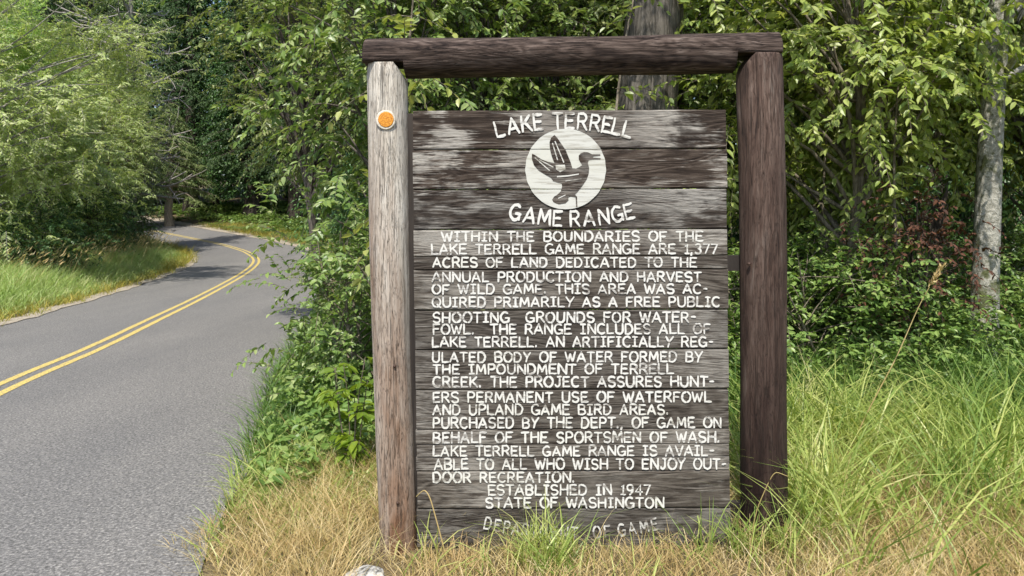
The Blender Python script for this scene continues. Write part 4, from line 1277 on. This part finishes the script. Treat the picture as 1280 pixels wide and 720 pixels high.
# ferns and ground plants on the far side of the bend
def fern_geo(seed):
    rng = np.random.default_rng(seed)
    wood, leaf = Geo(), Geo()
    nf = 16
    a = rng.uniform(0, 6.28, nf)
    D = np.stack([np.cos(a), np.sin(a), np.full(nf, .9)], 1)
    O = np.zeros((nf, 3)); O[:, 2] = .02
    V, T, tw = sprays(O, D, 1.0, .55, 26, .2, .045, rng, False, 1.3, .15, .1)
    leaf.add(V, T); wood.add(*twigs(tw, .006))
    return wood.get(), leaf.get()
fg = fern_geo(111)
rng = np.random.default_rng(112)
fern0 = None
k = 0
FL = []
for (x, y) in [(-14.5, 44.6), (-16.2, 46.3), (-17.9, 48.0), (-12.6, 42.6), (-19.6, 49.9), (-21.0, 52.3), (-11.3, 40.5), (-16.9, 49.6), (-13.4, 46.5), (-23.6, 53.6)]:
    lab = 'green fern at the edge of the dark wood beyond the bend'
    if fern0 is None:
        fern0 = plant('fern', (x, y), fg, M['twig'], M['fern_leaf'], lab, 'fern', 'ferns beyond the bend', 0, 1.3, crown='fronds', trunk='stems')
    else:
        replant(fern0, (x, y), lab, rng.uniform(0, 6), rng.uniform(1.0, 1.7))

# ------------------------------------------------------------------ small single things
# bright yellow-green plant by the bleached post
rng = np.random.default_rng(121)
wood, leaf = Geo(), Geo()
for _ in range(7):
    tip = np.array([rng.normal(0, .14), rng.normal(0, .1), rng.uniform(.5, .82)])
    p = curve_pts((rng.normal(0, .04), rng.normal(0, .04), -.02), tip, 0, 6, rng, .05)
    wood.add(*tube(p, np.linspace(.006, .003, 6), 5))
    O = p[rng.integers(2, 6, 7)]
    V, T, tw = sprays(O, norm(rng.normal(0, 1, O.shape)) * [1, 1, .3] + [0, 0, .2], .12, .3, 4, .12, .06, rng, True, .9, .3)
    leaf.add(V, T); wood.add(*twigs(tw, .002))
plant('leafy_plant', (-1.05, 4.95), (wood.get(), leaf.get()), M['twig'], M['bright_leaf'], 'bright yellow green leafy plant left of the bleached post', 'plant', None, trunk='stems', crown='foliage')

# the tall dry seed stalk leaning right of the dark post
def stalk(loc, pts, r, label, head=True, seed=1, name='grass_stalk'):
    rng = np.random.default_rng(seed)
    root = empty(name, loc)
    tag(root, label, 'grass stalk')
    P = np.array(pts, float)
    q = np.linspace(0, len(P) - 1, 24)
    p = np.stack([np.interp(q, np.arange(len(P)), P[:, k]) for k in range(3)], 1)
    for _ in range(4):
        p[1:-1] = (p[:-2] + p[1:-1] * 2 + p[2:]) / 4
    V, T = tube(p, np.linspace(r, r * .5, 24), 6)
    mk('stem', V, T, M['straw'], root, True)
    if head:
        n = 60
        t = rng.uniform(0, 1, n)[:, None]
        dirn = norm(p[-1] - p[-4])
        O = p[-1] + dirn * (t * .17) + rng.normal(0, .006, (n, 3)) - np.array([0, 0, .03]) * t ** 2
        D = dirn + rng.normal(0, .35, (n, 3))
        V, T = leaves(O, D, rng.normal(0, 1, (n, 3)), rng.uniform(.03, .055, n), .009, rng, False)
        mk('seed_head', V, T, M['straw'], root)
    return root
def W3(u, v_, y): return np.array([(u - 640) / 950 * y, y, EYE - (v_ - 285) / 950 * y])
def rel(L_):
    o = L_[0]
    return tuple(o), [p - o for p in L_]
gz = float(land_z([2.1], [4.7])[0])
o, L_ = rel([np.array([1.98, 4.7, gz - .02]), np.array([2.2, 4.7, .52]), np.array([2.38, 4.7, .85]), np.array([2.5, 4.68, 1.16]), np.array([2.56, 4.66, 1.29])])
stalk(o, L_, .0045, 'tall dry grass stalk with a pale seed head leaning right of the dark post', True, 5)
gz = float(land_z([-.3], [3.55])[0])
o, L_ = rel([np.array([-.29, 3.58, gz - .02]), np.array([-.34, 3.6, .2]), np.array([-.39, 3.62, .37]), np.array([-.42, 3.64, .40]), np.array([-.46, 3.65, .36])])
stalk(o, L_, .004, 'bent dry stem in front of the lower left corner of the board', False, 6)
gz = float(land_z([1.2], [3.6])[0])
o, L_ = rel([np.array([1.12, 3.62, gz - .02]), np.array([1.16, 3.62, .3]), np.array([1.24, 3.6, .5]), np.array([1.3, 3.58, .48])])
stalk(o, L_, .003, 'thin bent dry grass stem in front of the foot of the dark post', False, 7)

# the white stone at the foot of the bleached post
import bmesh
bm = bmesh.new()
bmesh.ops.create_icosphere(bm, subdivisions=4, radius=1)
rng = np.random.default_rng(131)
cuts = [(norm(rng.normal(0, 1, 3)), rng.uniform(.5, .85)) for _ in range(14)]
for v_ in bm.verts:
    c_ = np.array(v_.co)
    for nn, dd in cuts:
        h = c_ @ nn
        if h > dd: c_ = c_ - nn * (h - dd) * .9
    c_ = c_ * (1 + .03 * math.sin(c_[0] * 7 + c_[2] * 5) + .02 * math.sin(c_[1] * 13 + c_[0] * 11))
    v_.co = (c_[0] * .125, c_[1] * .09, c_[2] * .085)
me = bpy.data.meshes.new('stone'); bm.to_mesh(me); bm.free()
me.polygons.foreach_set('use_smooth', np.ones(len(me.polygons), bool))
me.materials.append(M['stone'])
o = bpy.data.objects.new('stone', me); link(o); o.location = (-.66, 3.5, .03)
tag(o, 'whitish stone lying in the straw at the foot of the bleached post', 'stone')
